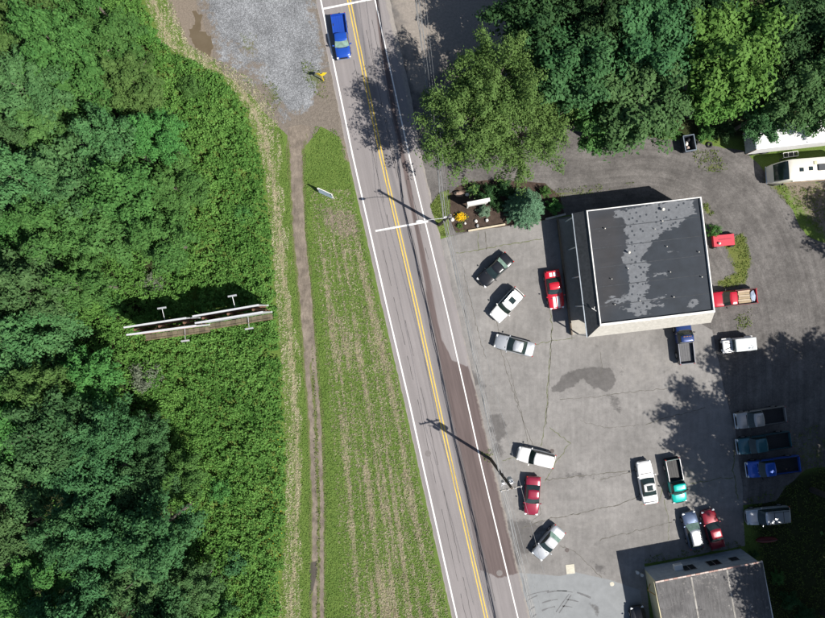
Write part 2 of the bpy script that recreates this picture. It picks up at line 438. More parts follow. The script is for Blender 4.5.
sheet('driveway', wig(DW, 3, 5), .004, 2.4, {
    'arc': lambda P: segdist(P, ARC) / 4.0, 'along': lambda P: alongf(P) / 8,
    'pale': lambda P: pm(P, [(386, -40), (530, -40), (515, 60), (400, 60)], 25) + .85 * pm(P, [(408, 66), (424, 60), (428, 82), (424, 96), (412, 90)], 4) + .5 * pm(P, [(418, 30), (440, 40), (440, 80), (425, 80)], 6),
    'grass': lambda P: .95 * pm(P, [(722, 240), (745, 232), (752, 262), (745, 285), (722, 288), (714, 282), (735, 272)], 5) + .8 * pm(P, [(702, 205), (708, 204), (714, 214), (706, 215)], 3)
        + .85 * pm(P, [(762, 178), (790, 186), (830, 186), (840, 240), (818, 232), (800, 214), (778, 196)], 6) + .6 * pm(P, [(548, 192), (600, 186), (600, 192), (552, 200)], 4)
        + .6 * pm(P, [(700, 165), (722, 160), (724, 170), (705, 172)], 4) + .5 * pm(P, [(735, 318), (750, 310), (752, 325), (738, 330)], 5) + .5 * pm(P, [(788, 440), (830, 430), (830, 480), (790, 470)], 12)}, DGR)

# ------------------------------------------------------------------ parking lot
PL = [(438, 240), (470, 232), (545, 220), (577, 215), (680, 215), (690, 316), (712, 331), (722, 380), (735, 430), (742, 480), (745, 546), (645, 564), (655, 690), (546, 690), (518, 610), (484, 465), (449, 318)]
STAIN = [[(552, 384), (562, 376), (573, 373), (586, 366), (600, 365), (612, 370), (615, 380), (608, 388), (597, 388), (590, 382), (576, 381), (560, 391), (551, 391)],
         [(466, 360), (474, 370), (484, 380), (494, 388), (478, 390), (470, 396), (463, 380)], [(487, 412), (500, 414), (508, 428), (512, 436), (502, 440), (505, 452), (500, 462), (492, 450)],
         [(503, 520), (524, 516), (545, 520), (550, 528), (520, 565), (512, 566), (508, 540)], [(562, 470), (600, 474), (612, 478), (580, 482), (560, 477)],
         [(606, 392), (622, 398), (624, 412), (610, 414)], [(590, 560), (604, 565), (610, 580), (602, 578), (592, 568)], [(655, 337), (660, 337), (660, 343), (653, 342)], [(621, 365), (628, 366), (626, 380), (618, 376)],
         [(585, 600), (600, 604), (600, 616), (590, 610)]]
t = NT('worn_lot_asphalt')
c = t.gain((.212, .203, .194), t.noise(.16, 6, .65), .74, 1.24)
c = t.gain(c, t.noise(1.2, 7, .75), .76, 1.22)
c = t.gain(c, t.noise(.9, 5, .6, stretch=(2.5, .25, 1), rot=.2), .9, 1.1)
c = t.gain(c, t.noise(18, 4, .8), .82, 1.2)
f = t.ss(t.math('ADD', t.attr('newer'), t.math('MULTIPLY', t.math('SUBTRACT', t.noise(.8, 5), .5), .35)), .42, .58)
c = t.mix(f, c, t.gain((.23, .24, .245), t.noise(.7, 6, .7), .85, 1.15))
f = t.ss(t.math('ADD', t.attr('dust'), t.math('MULTIPLY', t.math('SUBTRACT', t.noise(.7, 6, .7), .5), 1.1)), .4, .9)
c = t.mix(t.math('MULTIPLY', f, .75), c, t.gain((.30, .285, .265), t.noise(3, 5, .7), .8, 1.2))
f = t.ss(t.math('ADD', t.attr('stain'), t.math('MULTIPLY', t.math('SUBTRACT', t.noise(1.0, 7, .75), .5), 1.5)), .44, .72)
c = t.mix(t.math('MULTIPLY', f, .72), c, t.gain((.085, .08, .078), t.noise(1.5, 6, .7), .55, 1.4))
oil = t.ss(t.noise(1.0, 3, .5), .66, .76)
c = t.mix(t.math('MULTIPLY', oil, .35), c, (.1, .095, .09))
t.bump(t.noise(30, 4, .8), .35, .015)
LOTM = t.done(c, .9, .25)
lot = sheet('parking_lot', wig(PL, 1.2, 5), .008, 1.7, {
    'stain': lambda P: np.clip(sum(pm(P, wig(q, 5, 2.5, True, .12, i_), 3 if i_ == 0 else 6) * (1 if i_ == 0 else .8) for i_, q in enumerate(STAIN)), 0, 1),
    'newer': lambda P: pm(P, [(512, 572), (560, 576), (575, 572), (610, 580), (640, 590), (655, 690), (540, 690), (530, 620)], 2),
    'dust': lambda P: np.clip(.55 * pm(P, [(600, 345), (680, 340), (700, 380), (640, 400), (600, 380)], 14) + np.clip(1 - np.abs(P[:, 0] - (XR(P[:, 1]) + 17)) / 6, 0, 1) * .8 + .5 * pm(P, [(540, 500), (640, 500), (640, 540), (560, 540)], 15), 0, 1)}, LOTM)
JOINT = M('crack_filler_soil', (.115, .108, .092), .95, var=.4, scale=4)
DKTAR = M('dark_tar', (.055, .053, .052), .75, var=.25, scale=3)
CRG = M('crack_weeds', (.125, .135, .075), .95, var=.4, scale=5)
mb = MB(); mg = MB(); i = 0
for ln, w_, g in [([(549, 285), (552, 330), (548, 385), (545, 425), (541, 446)], .1, 1), ([(552, 330), (549, 385), (546, 425)], .08, 0), ([(456, 253), (478, 250), (510, 244), (543, 239)], .1, 1), ([(478, 232), (479, 250)], .1, 1), ([(485, 231), (487, 250)], .09, 0),
                  ([(497, 320), (500, 345), (508, 375), (520, 410), (528, 445)], .08, 0), ([(507, 358), (515, 390), (523, 420), (533, 446)], .07, 0), ([(530, 345), (552, 341), (575, 338)], .09, 1), ([(503, 460), (510, 458), (518, 457)], .1, 1),
                  ([(550, 428), (570, 443), (556, 462), (545, 482)], .1, 1), ([(545, 480), (562, 478), (600, 474), (640, 470)], .1, 0), ([(522, 528), (545, 520), (580, 513), (620, 504), (640, 496)], .11, 0), ([(560, 545), (575, 552), (592, 568), (602, 578)], .08, 0),
                  ([(645, 425), (662, 419), (690, 412), (705, 408)], .1, 0), ([(600, 396), (640, 391), (668, 388)], .07, 0), ([(600, 352), (602, 366), (600, 376)], .06, 0), ([(600, 480), (620, 475), (650, 466)], .08, 0), ([(640, 505), (660, 500), (664, 482)], .08, 1), ([(664, 500), (669, 520), (668, 540)], .08, 1),
                  ([(600, 540), (640, 530), (672, 522)], .08, 0), ([(690, 484), (720, 478), (733, 478)], .1, 1), ([(735, 440), (733, 470), (738, 500)], .14, 1), ([(560, 400), (600, 396)], .06, 0), ([(570, 300), (572, 340)], .05, 0), ([(538, 500), (541, 512), (530, 524)], .06, 0), ([(580, 420), (605, 428), (640, 425)], .05, 0), ([(462, 262), (470, 300), (478, 330), (486, 360)], .07, 0)]:
    i += 1
    ribbon(mg if g else mb, wig(ln, 1.6, 2.0, False, .3, i), w_ * .8, .0115, .55, i)
o = mb.build('pavement_crack', JOINT, lot); o['kind'] = 'stuff'
o = mg.build('weedy_crack', CRG, lot); o['kind'] = 'stuff'
mb = MB()
for k, (cx, cy, r, a0, a1) in enumerate([(562, 640, 58, 215, 300), (562, 640, 48, 205, 290), (562, 640, 40, 200, 285), (556, 655, 40, 225, 320), (556, 650, 70, 245, 300)]):
    ln = [(cx + r * math.cos(math.radians(a)), cy + r * math.sin(math.radians(a)) * .85) for a in np.linspace(a0, a1, 18)]
    for q in (ln[:7], ln[8:13], ln[14:]): ribbon(mb, q, .13, .0112, .5, k)
ribbon(mb, [(556, 612), (563, 602), (569, 594)], .12, .0112, .4, 9); ribbon(mb, [(559, 613), (566, 603), (571, 595)], .12, .0112, .4, 10)
o = mb.build('tyre_mark', M('tyre_mark_grey', (.135, .137, .14), .85, var=.25), lot); o['kind'] = 'stuff'
# covers set into the lot
IRON = M('cast_iron', (.10, .085, .08), .7, .3)
PALE = M('pale_concrete', (.52, .49, .40), .85, var=.15, scale=4)
for px, py, lb in ((552, 451, 'round brown drain cover beside the white wagon'), (567, 550, 'round brown drain cover right of the silver sedan'), (612, 584, 'round pale drain cover near the dark shaded corner')):
    mb = MB(); q = W(px, py); mb.tube([(0, 0, .009), (0, 0, .016)], .26, 16); mb.tube([(0, 0, .016), (0, 0, .019)], .19, 16)
    tag(mb.build('drain_cover', IRON if py < 560 else PALE, loc=(q.x, q.y, 0)), lb, 'drain cover', 'covers in the lot')
q = W(570.3, 569); mb = MB(); mb.box((0, 0, .022), (1.0, 1.1, .026), ch=.008); mb.box((0, 0, .038), (.55, .6, .012), ch=.004)
o = mb.build('utility_cover', PALE, loc=(q.x, q.y, 0)); o.rotation_euler.z = .1; tag(o, 'square pale concrete utility cover in the lot', 'utility cover')

# ------------------------------------------------------------------ road
ys = list(range(-60, 701, 10))
RE = yx([(-60, 15), (100, 15), (150, 12), (200, 12), (236, 11), (310, 11), (465, 12), (618, 12), (700, 12)])
RD = wig([(float(XL(y)) - 5, y) for y in ys], .6, 4, False, .2, 1) + wig([(float(XR(y) + RE(y)), y) for y in reversed(ys)], 1.4, 4, False, .12, 2)
t = NT('road_asphalt')
uv = t.n('ShaderNodeCombineXYZ'); t.put(uv.inputs[0], t.attr('across')); t.put(uv.inputs[1], t.attr('along'))
c = t.gain((.232, .214, .212), t.noise(.12, 4), .92, 1.08)
c = t.gain(c, t.noise(1.0, 5, .6, vec=uv.outputs[0], stretch=(1.6, .03, 1)), .84, 1.15)
c = t.gain(c, t.noise(1.0, 5, .7, vec=uv.outputs[0], stretch=(3.2, .5, 1)), .95, 1.05)
c = t.gain(c, t.noise(22, 4, .8), .85, 1.16)
f = t.ss(t.math('ADD', t.attr('brown'), t.math('MULTIPLY', t.math('SUBTRACT', t.noise(1.0, 5, .6, vec=uv.outputs[0], stretch=(2, .15, 1)), .5), 1.1)), .36, .7)
c = t.mix(f, c, t.gain((.118, .092, .088), t.noise(1.0, 6, .7, vec=uv.outputs[0], stretch=(2.5, .12, 1)), .72, 1.3))
f = t.ss(t.math('ADD', t.attr('grey'), t.math('MULTIPLY', t.math('SUBTRACT', t.noise(1.0, 5, .6, vec=uv.outputs[0], stretch=(2.5, .12, 1)), .5), .8)), .4, .75)
c = t.mix(t.math('MULTIPLY', f, .55), c, (.135, .13, .135))
f = t.ss(t.math('ADD', t.attr('edge'), t.math('MULTIPLY', t.math('SUBTRACT', t.noise(1.2, 6, .7), .5), 1.2)), .35, .8)
c = t.mix(t.math('MULTIPLY', f, .8), c, t.gain((.29, .265, .235), t.noise(3, 5, .7), .8, 1.2))
t.bump(t.noise(35, 3, .8), .3, .012)
BRN = [[(374, -5), (377, -5), (387, 60), (398, 120), (406, 160), (415, 210), (428, 270), (436, 310), (442, 340), (452, 360), (468, 366), (482, 410), (492, 450), (502, 500), (514, 545), (522, 572), (500, 578), (480, 570), (470, 520), (462, 480), (456, 440), (446, 390), (433, 330), (424, 280), (412, 215), (402, 165), (392, 115), (381, 50)]]
road = sheet('road', RD, .012, 1.6, {
    'across': lambda P: (P[:, 0] - XL(P[:, 1])) / 8.5, 'along': lambda P: P[:, 1] / 8.5,
    'brown': lambda P: pm(P, BRN[0], 2.2), 'grey': lambda P: np.clip(1 - np.abs(P[:, 0] - (XR(P[:, 1]) - 22)) / 9, 0, 1) * .9,
    'edge': lambda P: np.clip((P[:, 0] - XR(P[:, 1]) - 7) / 5, 0, 1) * .8 + np.clip((XL(P[:, 1]) - 2 - P[:, 0]) / 3, 0, 1) * .8}, t.done(c, .88, .25))
def paint(name, col):
    t = NT(name); c = t.gain(col, t.noise(3, 4), .88, 1.08)
    f = t.ss(t.noise(7, 6, .8), .60, .78)
    return t.done(t.mix(t.math('MULTIPLY', f, .7), c, (.24, .22, .21)), .7, .3)
WP, YP = paint('white_road_paint', (.78, .77, .75)), paint('yellow_road_paint', (.62, .44, .085))
ys = np.arange(-60, 701, 6)
for fn, off, w_, m_, nm in ((XL, 0, .17, WP, 'edge_line'), (XR, 0, .14, WP, 'edge_line'), (XY, -1.45, .13, YP, 'centre_line'), (XY, 1.45, .13, YP, 'centre_line')):
    mb = MB(); ribbon(mb, [(float(fn(y)) + off, float(y)) for y in ys], w_, .0165, .06, 3); mb.build(nm, m_, road)
for a, b in (((322.5, 9), (373, -1)), ((375.5, 231), (428, 221.5))):
    mb = MB(); ribbon(mb, [(a[0] + (b[0] - a[0]) * k / 8, a[1] + (b[1] - a[1]) * k / 8) for k in range(9)], .2, .0205, .08, 5); mb.build('cross_line', WP, road)
mb = MB(); rg = random.Random(4)
for off, fn, y0, y1 in ((9, XL, 250, 700), (15, XL, 320, 700), (11, XY, 30, 560), (12.5, XY, 120, 640), (19, XY, 20, 240), (22, XR, -60, 0), (20.5, XL, 60, 230), (-6, XR, 100, 260)):
    y = y0
    while y < y1:
        e = min(y1, y + rg.uniform(25, 90)); ribbon(mb, wig([(float(fn(v)) + off, v) for v in np.arange(y, e, 6)], .5, 3, False, .15, off), .045, .0145, .4, 2); y = e + rg.uniform(4, 30)
o = mb.build('tar_seam', DKTAR, road); o['kind'] = 'stuff'
for px, py, lb in ((428, 453.5, 'round manhole cover in the left lane beside the grass verge'), (499.5, 573, 'round manhole cover in the right lane at the patch end')):
    mb = MB(); q = W(px, py); mb.tube([(0, 0, .012), (0, 0, .0165)], .36, 20); mb.tube([(0, 0, .0165), (0, 0, .02)], .27, 20)
    tag(mb.build('manhole_cover', M('manhole_iron', (.17, .155, .15), .7, .1), loc=(q.x, q.y, 0)), lb, 'manhole cover')

# ------------------------------------------------------------------ planting bed by the drive
BED = [(449, 195), (458, 186), (472, 182), (500, 180), (545, 183), (560, 196), (564, 214), (546, 219.5), (507, 226), (468, 232), (456, 233), (450, 220), (447, 205)]
t = NT('bark_mulch')
c = t.gain((.062, .045, .036), t.noise(2, 5), .7, 1.4); c = t.gain(c, t.noise(16, 4, .8), .5, 1.6)
f = t.ss(t.math('ADD', t.attr('grass'), t.math('MULTIPLY', t.math('SUBTRACT', t.noise(3, 5, .7), .5), .9)), .4, .7)
c = t.mix(f, c, t.gain((.10, .15, .035), t.noise(9, 4), .6, 1.3)); t.bump(t.noise(18, 5, .8), .9, .06)
sheet('planting_bed', wig(BED, 1.2, 3), .0095, 1.6, {'grass': lambda P: np.clip(1.15 - (P[:, 0] - 445) / 8, 0, 1) + .5 * pm(P, [(450, 228), (470, 226), (468, 234), (452, 236)], 3)}, t.done(c, .95, .1))
# verge of grass between road and bed
VG = [(430, 205), (440, 192), (449, 190), (449, 236), (441, 236), (436, 222)]
t = NT('verge_grass'); c = t.gain((.125, .165, .045), t.noise(1.5, 5), .75, 1.25); c = t.gain(c, t.noise(12, 4, .8), .6, 1.4); t.bump(t.noise(14, 6, .8), .9, .05)
VERGE = t.done(c, .95, .1)
sheet('verge', wig(VG, 1.2, 3), .0145, 1.6, {}, VERGE)

# ================================================================== main building
WHITE = M('white_metal_trim', (.78, .77, .74), .5, var=.06, scale=2)
def rect_from(nw, ne, sw):
    return (ne - nw), (sw - nw)
BH = 5.2
bnw, bne, bse, bsw = (Vector((p[0] / S, -p[1] / S, 0)) for p in ((160.2, -91.5), (267, -104.3), (283, 3.0), (175.2, 15.6)))
bo = (bnw + bne + bse + bsw) / 4
bang = math.atan2((bne - bnw).y, (bne - bnw).x)
BL, BD = (bne - bnw).length, (bnw - bsw).length
bld = empty('commercial_building', bo, bang, 'flat black roofed building with cream mansard edge beside the parking lot', 'building')
hx, hy = BL / 2, BD / 2
def blk(fn_px, z):                                   # photo pixel at height z -> building-local
    q = W(fn_px[0], fn_px[1], z) - bo; ca, sa = math.cos(-bang), math.sin(-bang)
    return (q.x * ca - q.y * sa, q.x * sa + q.y * ca)
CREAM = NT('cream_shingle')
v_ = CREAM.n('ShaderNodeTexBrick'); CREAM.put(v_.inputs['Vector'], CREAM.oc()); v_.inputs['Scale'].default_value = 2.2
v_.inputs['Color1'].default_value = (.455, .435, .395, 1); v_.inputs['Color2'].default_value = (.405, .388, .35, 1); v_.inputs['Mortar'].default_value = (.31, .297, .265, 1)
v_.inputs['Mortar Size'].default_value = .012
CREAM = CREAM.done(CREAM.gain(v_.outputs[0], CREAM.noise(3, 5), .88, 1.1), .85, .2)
WALLM = M('cream_wall', (.50, .46, .38), .85, var=.08, scale=2)
for nm, c, d in (('wall', (0, hy - .1, 2.3), (BL, .2, 4.6)), ('wall', (0, -hy + .1, 2.3), (BL, .2, 4.6)), ('wall', (-hx + .1, 0, 2.3), (.2, BD - .41, 4.6)), ('wall', (hx - .1, 0, 2.3), (.2, BD - .41, 4.6))):
    MB().box(c, d).build(nm, WALLM, bld)
# flat roof with ponding and worn coating
nxr, nyr = 110, 110
ux, uy = np.meshgrid(np.linspace(-hx + .1, hx - .1, nxr), np.linspace(-hy + .16, hy - .08, nyr))
UV = np.stack([ux.ravel(), uy.ravel()], 1)
def blp(poly): return [blk(p, 5.0) for p in poly]
worn = [[(616, 211), (640, 206), (694, 199), (696, 212), (684, 218), (678, 226), (664, 230), (656, 238), (650, 244), (646, 252), (642, 258), (650, 264), (647, 276), (650, 284), (645, 296), (648, 304), (645, 316), (636, 316), (634, 308), (630, 298), (629, 280), (627, 268), (622, 258), (626, 248), (627, 236), (624, 224), (622, 218), (613, 219)],
        [(612, 248), (616, 249), (611, 252), (605, 251)], [(604, 302), (612, 297), (632, 296), (634, 300), (622, 301), (606, 305)], [(618, 309), (632, 307), (640, 312), (636, 316), (628, 311)], [(690, 302), (698, 298), (700, 304), (694, 309), (689, 307)],
        [(650, 275), (665, 273), (666, 275), (651, 277)], [(648, 299), (666, 296), (666, 299), (648, 302)], [(648, 305), (664, 303), (665, 307), (650, 308)]]
wm = np.clip(sum(pm(UV, blp(q), .35) for q in worn), 0, 1)
brn = pm(UV, blp([(584, 212), (616, 210), (622, 224), (624, 250), (618, 270), (622, 300), (600, 320), (594, 280)]), 1.0)
Ir = np.arange(nxr * nyr).reshape(nyr, nxr)
me = npmesh('roof', np.stack([UV[:, 0], UV[:, 1], np.full(len(UV), 4.95)], 1), np.stack([Ir[:-1, :-1].ravel(), Ir[:-1, 1:].ravel(), Ir[1:, 1:].ravel(), Ir[1:, :-1].ravel()], 1), {'worn': np.clip(wm * .8 + .12 * pm(UV, blp([(640, 206), (696, 199), (700, 222), (660, 240), (640, 250), (650, 312), (625, 316), (622, 230)]), .8), 0, 1), 'brown': brn})
t = NT('roof_membrane')
c = t.gain((.022, .028, .037), t.noise(.6, 5), .75, 1.35)
c = t.mix(t.math('MULTIPLY', t.attr('brown'), .5), c, t.gain((.042, .037, .036), t.noise(.9, 5, .6, stretch=(.3, 1.6, 1), rot=.12), .75, 1.3))
dots = t.ss(t.vor(1.9), .2, .3)
f = t.ss(t.math('ADD', t.attr('worn'), t.math('MULTIPLY', t.math('SUBTRACT', t.noise(1.3, 7, .7, stretch=(.6, 1.5, 1), rot=.12), .5), 2.6)), .42, .58)
f = t.math('MULTIPLY', f, t.math('ADD', t.math('MULTIPLY', dots, .9), .1))
c = t.mix(f, c, t.gain((.135, .143, .155), t.noise(2.0, 5, .7), .75, 1.2))
c = t.gain(c, t.noise(14, 3, .8), .88, 1.12)
t.bump(t.noise(2, 4), .2, .03)
roof = link('roof', me, t.done(c, .72, .3), bld)
SEAM = M('roof_seam_grey', (.04, .045, .052), .8, var=.4, scale=2)
for k in range(1, 6):
    yy = hy - k * BD / 6
    mb = MB(); mb.box((0, yy, 4.956), (BL - .4, .07, .008)); mb.build('roof_seam', SEAM, roof)
# parapet cap: white, mitred as four butted boxes
for nm, c, d in (('parapet', (0, hy - .05, 5.02), (BL + .02, .10, .36)), ('parapet', (0, -hy + .12, 5.02), (BL + .02, .24, .36)), ('parapet', (-hx + .065, .07, 5.018), (.13, BD - .35, .36)), ('parapet', (hx - .07, .07, 5.018), (.14, BD - .35, .36))):
    MB().box(c, d, 0, .02).build(nm, WHITE, bld)
# sloping mansard on the south and west sides
d_, zt, zb = 1.17, 5.06, 3.95
def slab(a, b, c, d, th, nm, mat):                   # quad with thickness downward
    mb = MB(); lo = [(p[0], p[1], p[2] - th) for p in (a, b, c, d)]
    mb.add([a, b, c, d] + lo, [(0, 1, 2, 3), (7, 6, 5, 4), (0, 4, 5, 1), (1, 5, 6, 2), (2, 6, 7, 3), (3, 7, 4, 0)]); return mb.build(nm, mat, bld)
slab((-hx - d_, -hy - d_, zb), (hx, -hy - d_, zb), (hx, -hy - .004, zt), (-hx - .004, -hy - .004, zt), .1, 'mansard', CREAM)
SHG = M('shaded_cream_shingle', (.055, .06, .066), .9, var=.3, scale=3)  # same cream shingle as the south; the west side's shade is painted in
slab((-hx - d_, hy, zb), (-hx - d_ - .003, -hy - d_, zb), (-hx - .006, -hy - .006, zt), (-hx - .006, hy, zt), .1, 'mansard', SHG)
MB().box((-hx - d_ - .06, -d_ / 2, zb - .06), (.1, BD + d_, .1)).build('gutter', M('gutter_metal', (.32, .36, .40), .4, .6), bld)
MB().box((-hx - d_ / 2, -d_ / 2 + .1, zb - .16), (d_ - .05, BD + d_ - .3, .04)).build('soffit', WALLM, bld)
MB().box((.1, -hy - d_ / 2 + .02, zb - .16), (BL - .3, d_ - .1, .04)).build('soffit', WALLM, bld)
# walk on the west side with a timber kerb, pale at its sunlit south end
MB().box((-hx - .98, -.5, .09), (1.9, BD + .9, .18), 0, .02).build('walk', M('walk_concrete', (.36, .34, .30), .9, var=.12), bld)
MB().box((-hx - 2.02, -.5, .34), (.14, BD + .9, .68), 0, .015).build('walk_kerb', M('brown_timber', (.17, .135, .10), .85, var=.25), bld)
for k in range(5): MB().box((-hx - 1.12, hy - .4 - k * (BD + .6) / 4, 2.0), (.12, .12, 3.7)).build('post', WHITE, bld)
GLASS = NT('window_glass'); GLASS = GLASS.done((.03, .04, .045), .06, .6)
for yy in (3.4, 0.4, -4.2): o = MB().box((-hx - .02, yy, 1.7), (.05, 2.0, 1.3)).build('window', WHITE, bld); MB().box((-hx - .05, yy, 1.7), (.03, 1.86, 1.16)).build('pane', GLASS, o)
o = MB().box((-hx - .02, -1.9, 1.24), (.06, 1.0, 2.1)).build('door', M('door_brown', (.16, .09, .06), .6), bld); MB().tube([(-hx - .1, -1.6, 1.1), (-hx - .1, -1.6, 1.3)], .02, 6).build('handle', WHITE, o)
for xx in (-3.5, 2.0): o = MB().box((xx, -hy - .02, 1.6), (1.8, .05, 1.2)).build('window', WHITE, bld); MB().box((xx, -hy - .05, 1.6), (1.66, .03, 1.06)).build('pane', GLASS, o)
for k, (px, py, r, h_) in ((k_, (a_, b_, c_ * .62, d_ * .8)) for k_, (a_, b_, c_, d_) in enumerate([(605, 228.5, .1, .3), (628.6, 252.5, .2, .55), (662.6, 209.5, .24, .5), (662.6, 221, .1, .25), (667, 246.5, .08, .25), (699, 252, .09, .25), (628, 268.4, .09, .25), (611.7, 279, .08, .3), (615, 304.5, .09, .25), (670.4, 272, .09, .25), (702, 277, .1, .25), (673.8, 297, .1, .25), (655, 229, .07, .2), (640, 301, .08, .2)])):
    q = blk((px, py), 5.15); mb = MB(); mb.tube([(q[0], q[1], 4.95), (q[0], q[1], 4.95 + h_)], r * .8, 10); mb.tube([(q[0], q[1], 4.95 + h_), (q[0], q[1], 5.03 + h_)], [r * 1.2, r * .8], 10)
    mb.build('roof_vent', M('vent_white', (.72, .68, .6), .6), roof)
q = blk((593.5, 309.5), 4.7); mb = MB()
mb.tube([(q[0], q[1], 4.3), (q[0], q[1], 4.95)], .03, 6); mb.tube([(q[0], q[1], 4.9), (q[0] - .28, q[1] + .2, 5.05)], .035, 6); mb.tube([(q[0], q[1], 4.9), (q[0] + .05, q[1] + .32, 5.05)], .035, 6); mb.tube([(q[0], q[1], 4.9), (q[0] + .2, q[1] - .2, 5.0)], .035, 6)
mb.build('antenna', WHITE, bld)

# ================================================================== lower right building
EH = 4.1
enw, ene = W(644, 567), W(740.5, 548.5)
eang = math.atan2((ene - enw).y, (ene - enw).x); EL = (ene - enw).length; ED = 10.5
eb = empty('old_house', enw, eang, 'old low building with grey streaked roof and blue grey wall at the bottom edge', 'building')
BLUEG = NT('blue_grey_siding')
wv = BLUEG.noise(1.0, 4, .6, stretch=(.4, .4, 9)); c = BLUEG.gain((.30, .335, .375), wv, .8, 1.15); c = BLUEG.gain(c, BLUEG.noise(1.5, 5, .7), .75, 1.15)
BLUEG = BLUEG.done(c, .85, .2)
YEL = M('pale_yellow_wall', (.56, .50, .33), .85, var=.1)
MB().box((EL / 2, -.1, EH / 2 - .1), (EL, .2, EH - .2)).build('wall', BLUEG, eb)
MB().box((EL / 2, -ED + .1, EH / 2 - .3), (EL, .2, EH - .6)).build('wall', BLUEG, eb)
MB().box((.1, -ED / 2, EH / 2 - .3), (.2, ED - .41, EH - .6)).build('wall', YEL, eb)
MB().box((EL - .1, -ED / 2, EH / 2 - .3), (.2, ED - .41, EH - .6)).build('wall', BLUEG, eb)
t = NT('old_roll_roofing')
c = t.gain((.108, .105, .105), t.noise(.5, 5), .7, 1.3)
c = t.gain(c, t.noise(1.6, 6, .75, stretch=(3, .4, 1), rot=.2), .6, 1.5)
c = t.gain(c, t.noise(12, 4, .8), .8, 1.2)
c = t.mix(t.ss(t.noise(.9, 8, .85), .55, .63), c, (.27, .255, .24))
c = t.mix(t.ss(t.noise(.45, 7, .8), .58, .64), c, (.05, .05, .055))
t.bump(t.noise(4, 5), .4, .03)
OLDR = t.done(c, .9, .2)
zr = lambda y: EH + .02 + y * .035
xs = np.linspace(-.28, EL + .28, 4)
rf = None
for k in range(3):                                    # three wide roofing sheets with pale laps between
    a, b = xs[k], xs[k + 1] - .006
    mb = MB(); mb.add([(a, .02, zr(0)), (b, .02, zr(0)), (b, -ED - .3, zr(-ED)), (a, -ED - .3, zr(-ED)), (a, .02, zr(0) - .14), (b, .02, zr(0) - .14), (b, -ED - .3, zr(-ED) - .14), (a, -ED - .3, zr(-ED) - .14)], [(3, 2, 1, 0), (4, 5, 6, 7), (0, 1, 5, 4), (1, 2, 6, 5), (2, 3, 7, 6), (3, 0, 4, 7)])
    o = mb.build('roof', OLDR, eb); rf = rf or o
    if k < 2:
        mb = MB(); mb.add([(b - .09, -.1, zr(0) + .008), (b + .09, -.1, zr(0) + .008), (b + .07, -ED - .28, zr(-ED) + .008), (b - .07, -ED - .28, zr(-ED) + .008)], [(3, 2, 1, 0)]); mb.build('roof_lap', M('pale_lap', (.3, .285, .26), .9, var=.5, scale=2), o)
PINK = [M('eave_tile_pink', (.42, .27, .23), .8), M('eave_tile_pale', (.55, .45, .40), .8)]
for k in range(24):
    w_ = (EL + .56) / 24; MB().box((-.28 + w_ * (k + .5), .085, EH + .0), (w_ - .02, .17, .1 + .02 * (k % 3 == 0)), 0, .015).build('eave_tile', PINK[RNG.random() < .4], eb)
MB().box((-.34, -ED / 2 - .1, zr(-ED / 2) - .06), (.1, ED + .35, .22)).build('fascia', YEL, eb).rotation_euler = (0, 0, 0)
MB().box((EL + .33, -ED / 2 - .1, zr(-ED / 2) - .06), (.08, ED + .35, .2)).build('fascia', WHITE, eb)
DKW = M('dark_window', (.018, .02, .022), .15)
for xx in (4.35, 7.25):
    o = MB().box((xx, .02, 2.2), (1.5, .05, 1.25)).build('window', M('grey_window_frame', (.16, .165, .17), .7), eb)
    MB().box((xx - .36, .05, 2.2), (.62, .03, 1.1)).build('pane', DKW, o); MB().box((xx + .36, .05, 2.2), (.62, .03, 1.1)).build('pane', DKW, o)
o = MB().box((9.6, .02, 2.2), (1.0, .05, .9)).build('window', M('grey_window_frame2', (.16, .165, .17), .7), eb); MB().box((9.6, .05, 2.2), (.86, .03, .76)).build('pane', DKW, o)
mb = MB(); mb.box((3.2, .3, 2.1), (.95, .6, .55), 0, .03); o = mb.build('air_conditioner', WHITE, eb)
for k in range(5): MB().box((3.2, .61, 1.9 + .09 * k), (.8, .02, .03)).build('grille_slat', M('ac_grey', (.4, .4, .4), .5), o)
mb = MB(); mb.tube([(-.05, -1.9, 3.6), (-.75, -1.55, 2.4)], .06, 6); mb.tube([(-.75, -1.55, 2.4), (-.05, -1.5, 1.2)], .05, 6); mb.build('brace', M('orange_timber', (.42, .25, .09), .8), eb)
# two pale pails by the wall corner
for k, (px, py) in enumerate([(636.5, 571.5), (641, 574)]):
    q = W(px, py); mb = MB(); mb.tube([(0, 0, .003), (0, 0, .42)], [.15, .18], 12); mb.tube([(0, 0, .36), (0, 0, .40)], .195, 12)
    tag(mb.build('pail', M('white_plastic', (.62, .62, .6), .5), loc=q), ('white pail farther from the corner of the old low building', 'white pail tucked at the corner of the old low building')[k], 'pail', 'pails by the old building')

# ================================================================== utility poles and cables
POLE = M('pole_wood', (.085, .068, .055), .9, var=.3, scale=3)
GALV = M('galvanised_steel', (.50, .51, .52), .45, .5)
CERAM = M('insulator_grey', (.62, .62, .64), .3)
def pole(base, topw, h_, label, arms):
    b = W(*base); e = empty('utility_pole', b, 0, label, 'utility pole', 'utility poles by the road')
    t_ = Vector(((topw[0] - base[0]) / S, -(topw[1] - base[1]) / S, h_))
    MB().tube([(0, 0, -.4), t_ * .5, t_], [.19, .16, .125], 10).build('pole', POLE, e, True)
    return e, b, t_
ea, ba, ta = pole((490.3, 459), (496.4, 460.4), 11.3, 'dark wooden utility pole with transformer and crossarm beside the maroon sedan', 1)
eb2, bb, tb = pole((439, 224.8), (444.4, 229.6), 10.8, 'dark wooden utility pole with street lamp beside the planting bed', 0)
ad = Vector((.97, .22, 0)).normalized()
p0 = ta * .965; o = None
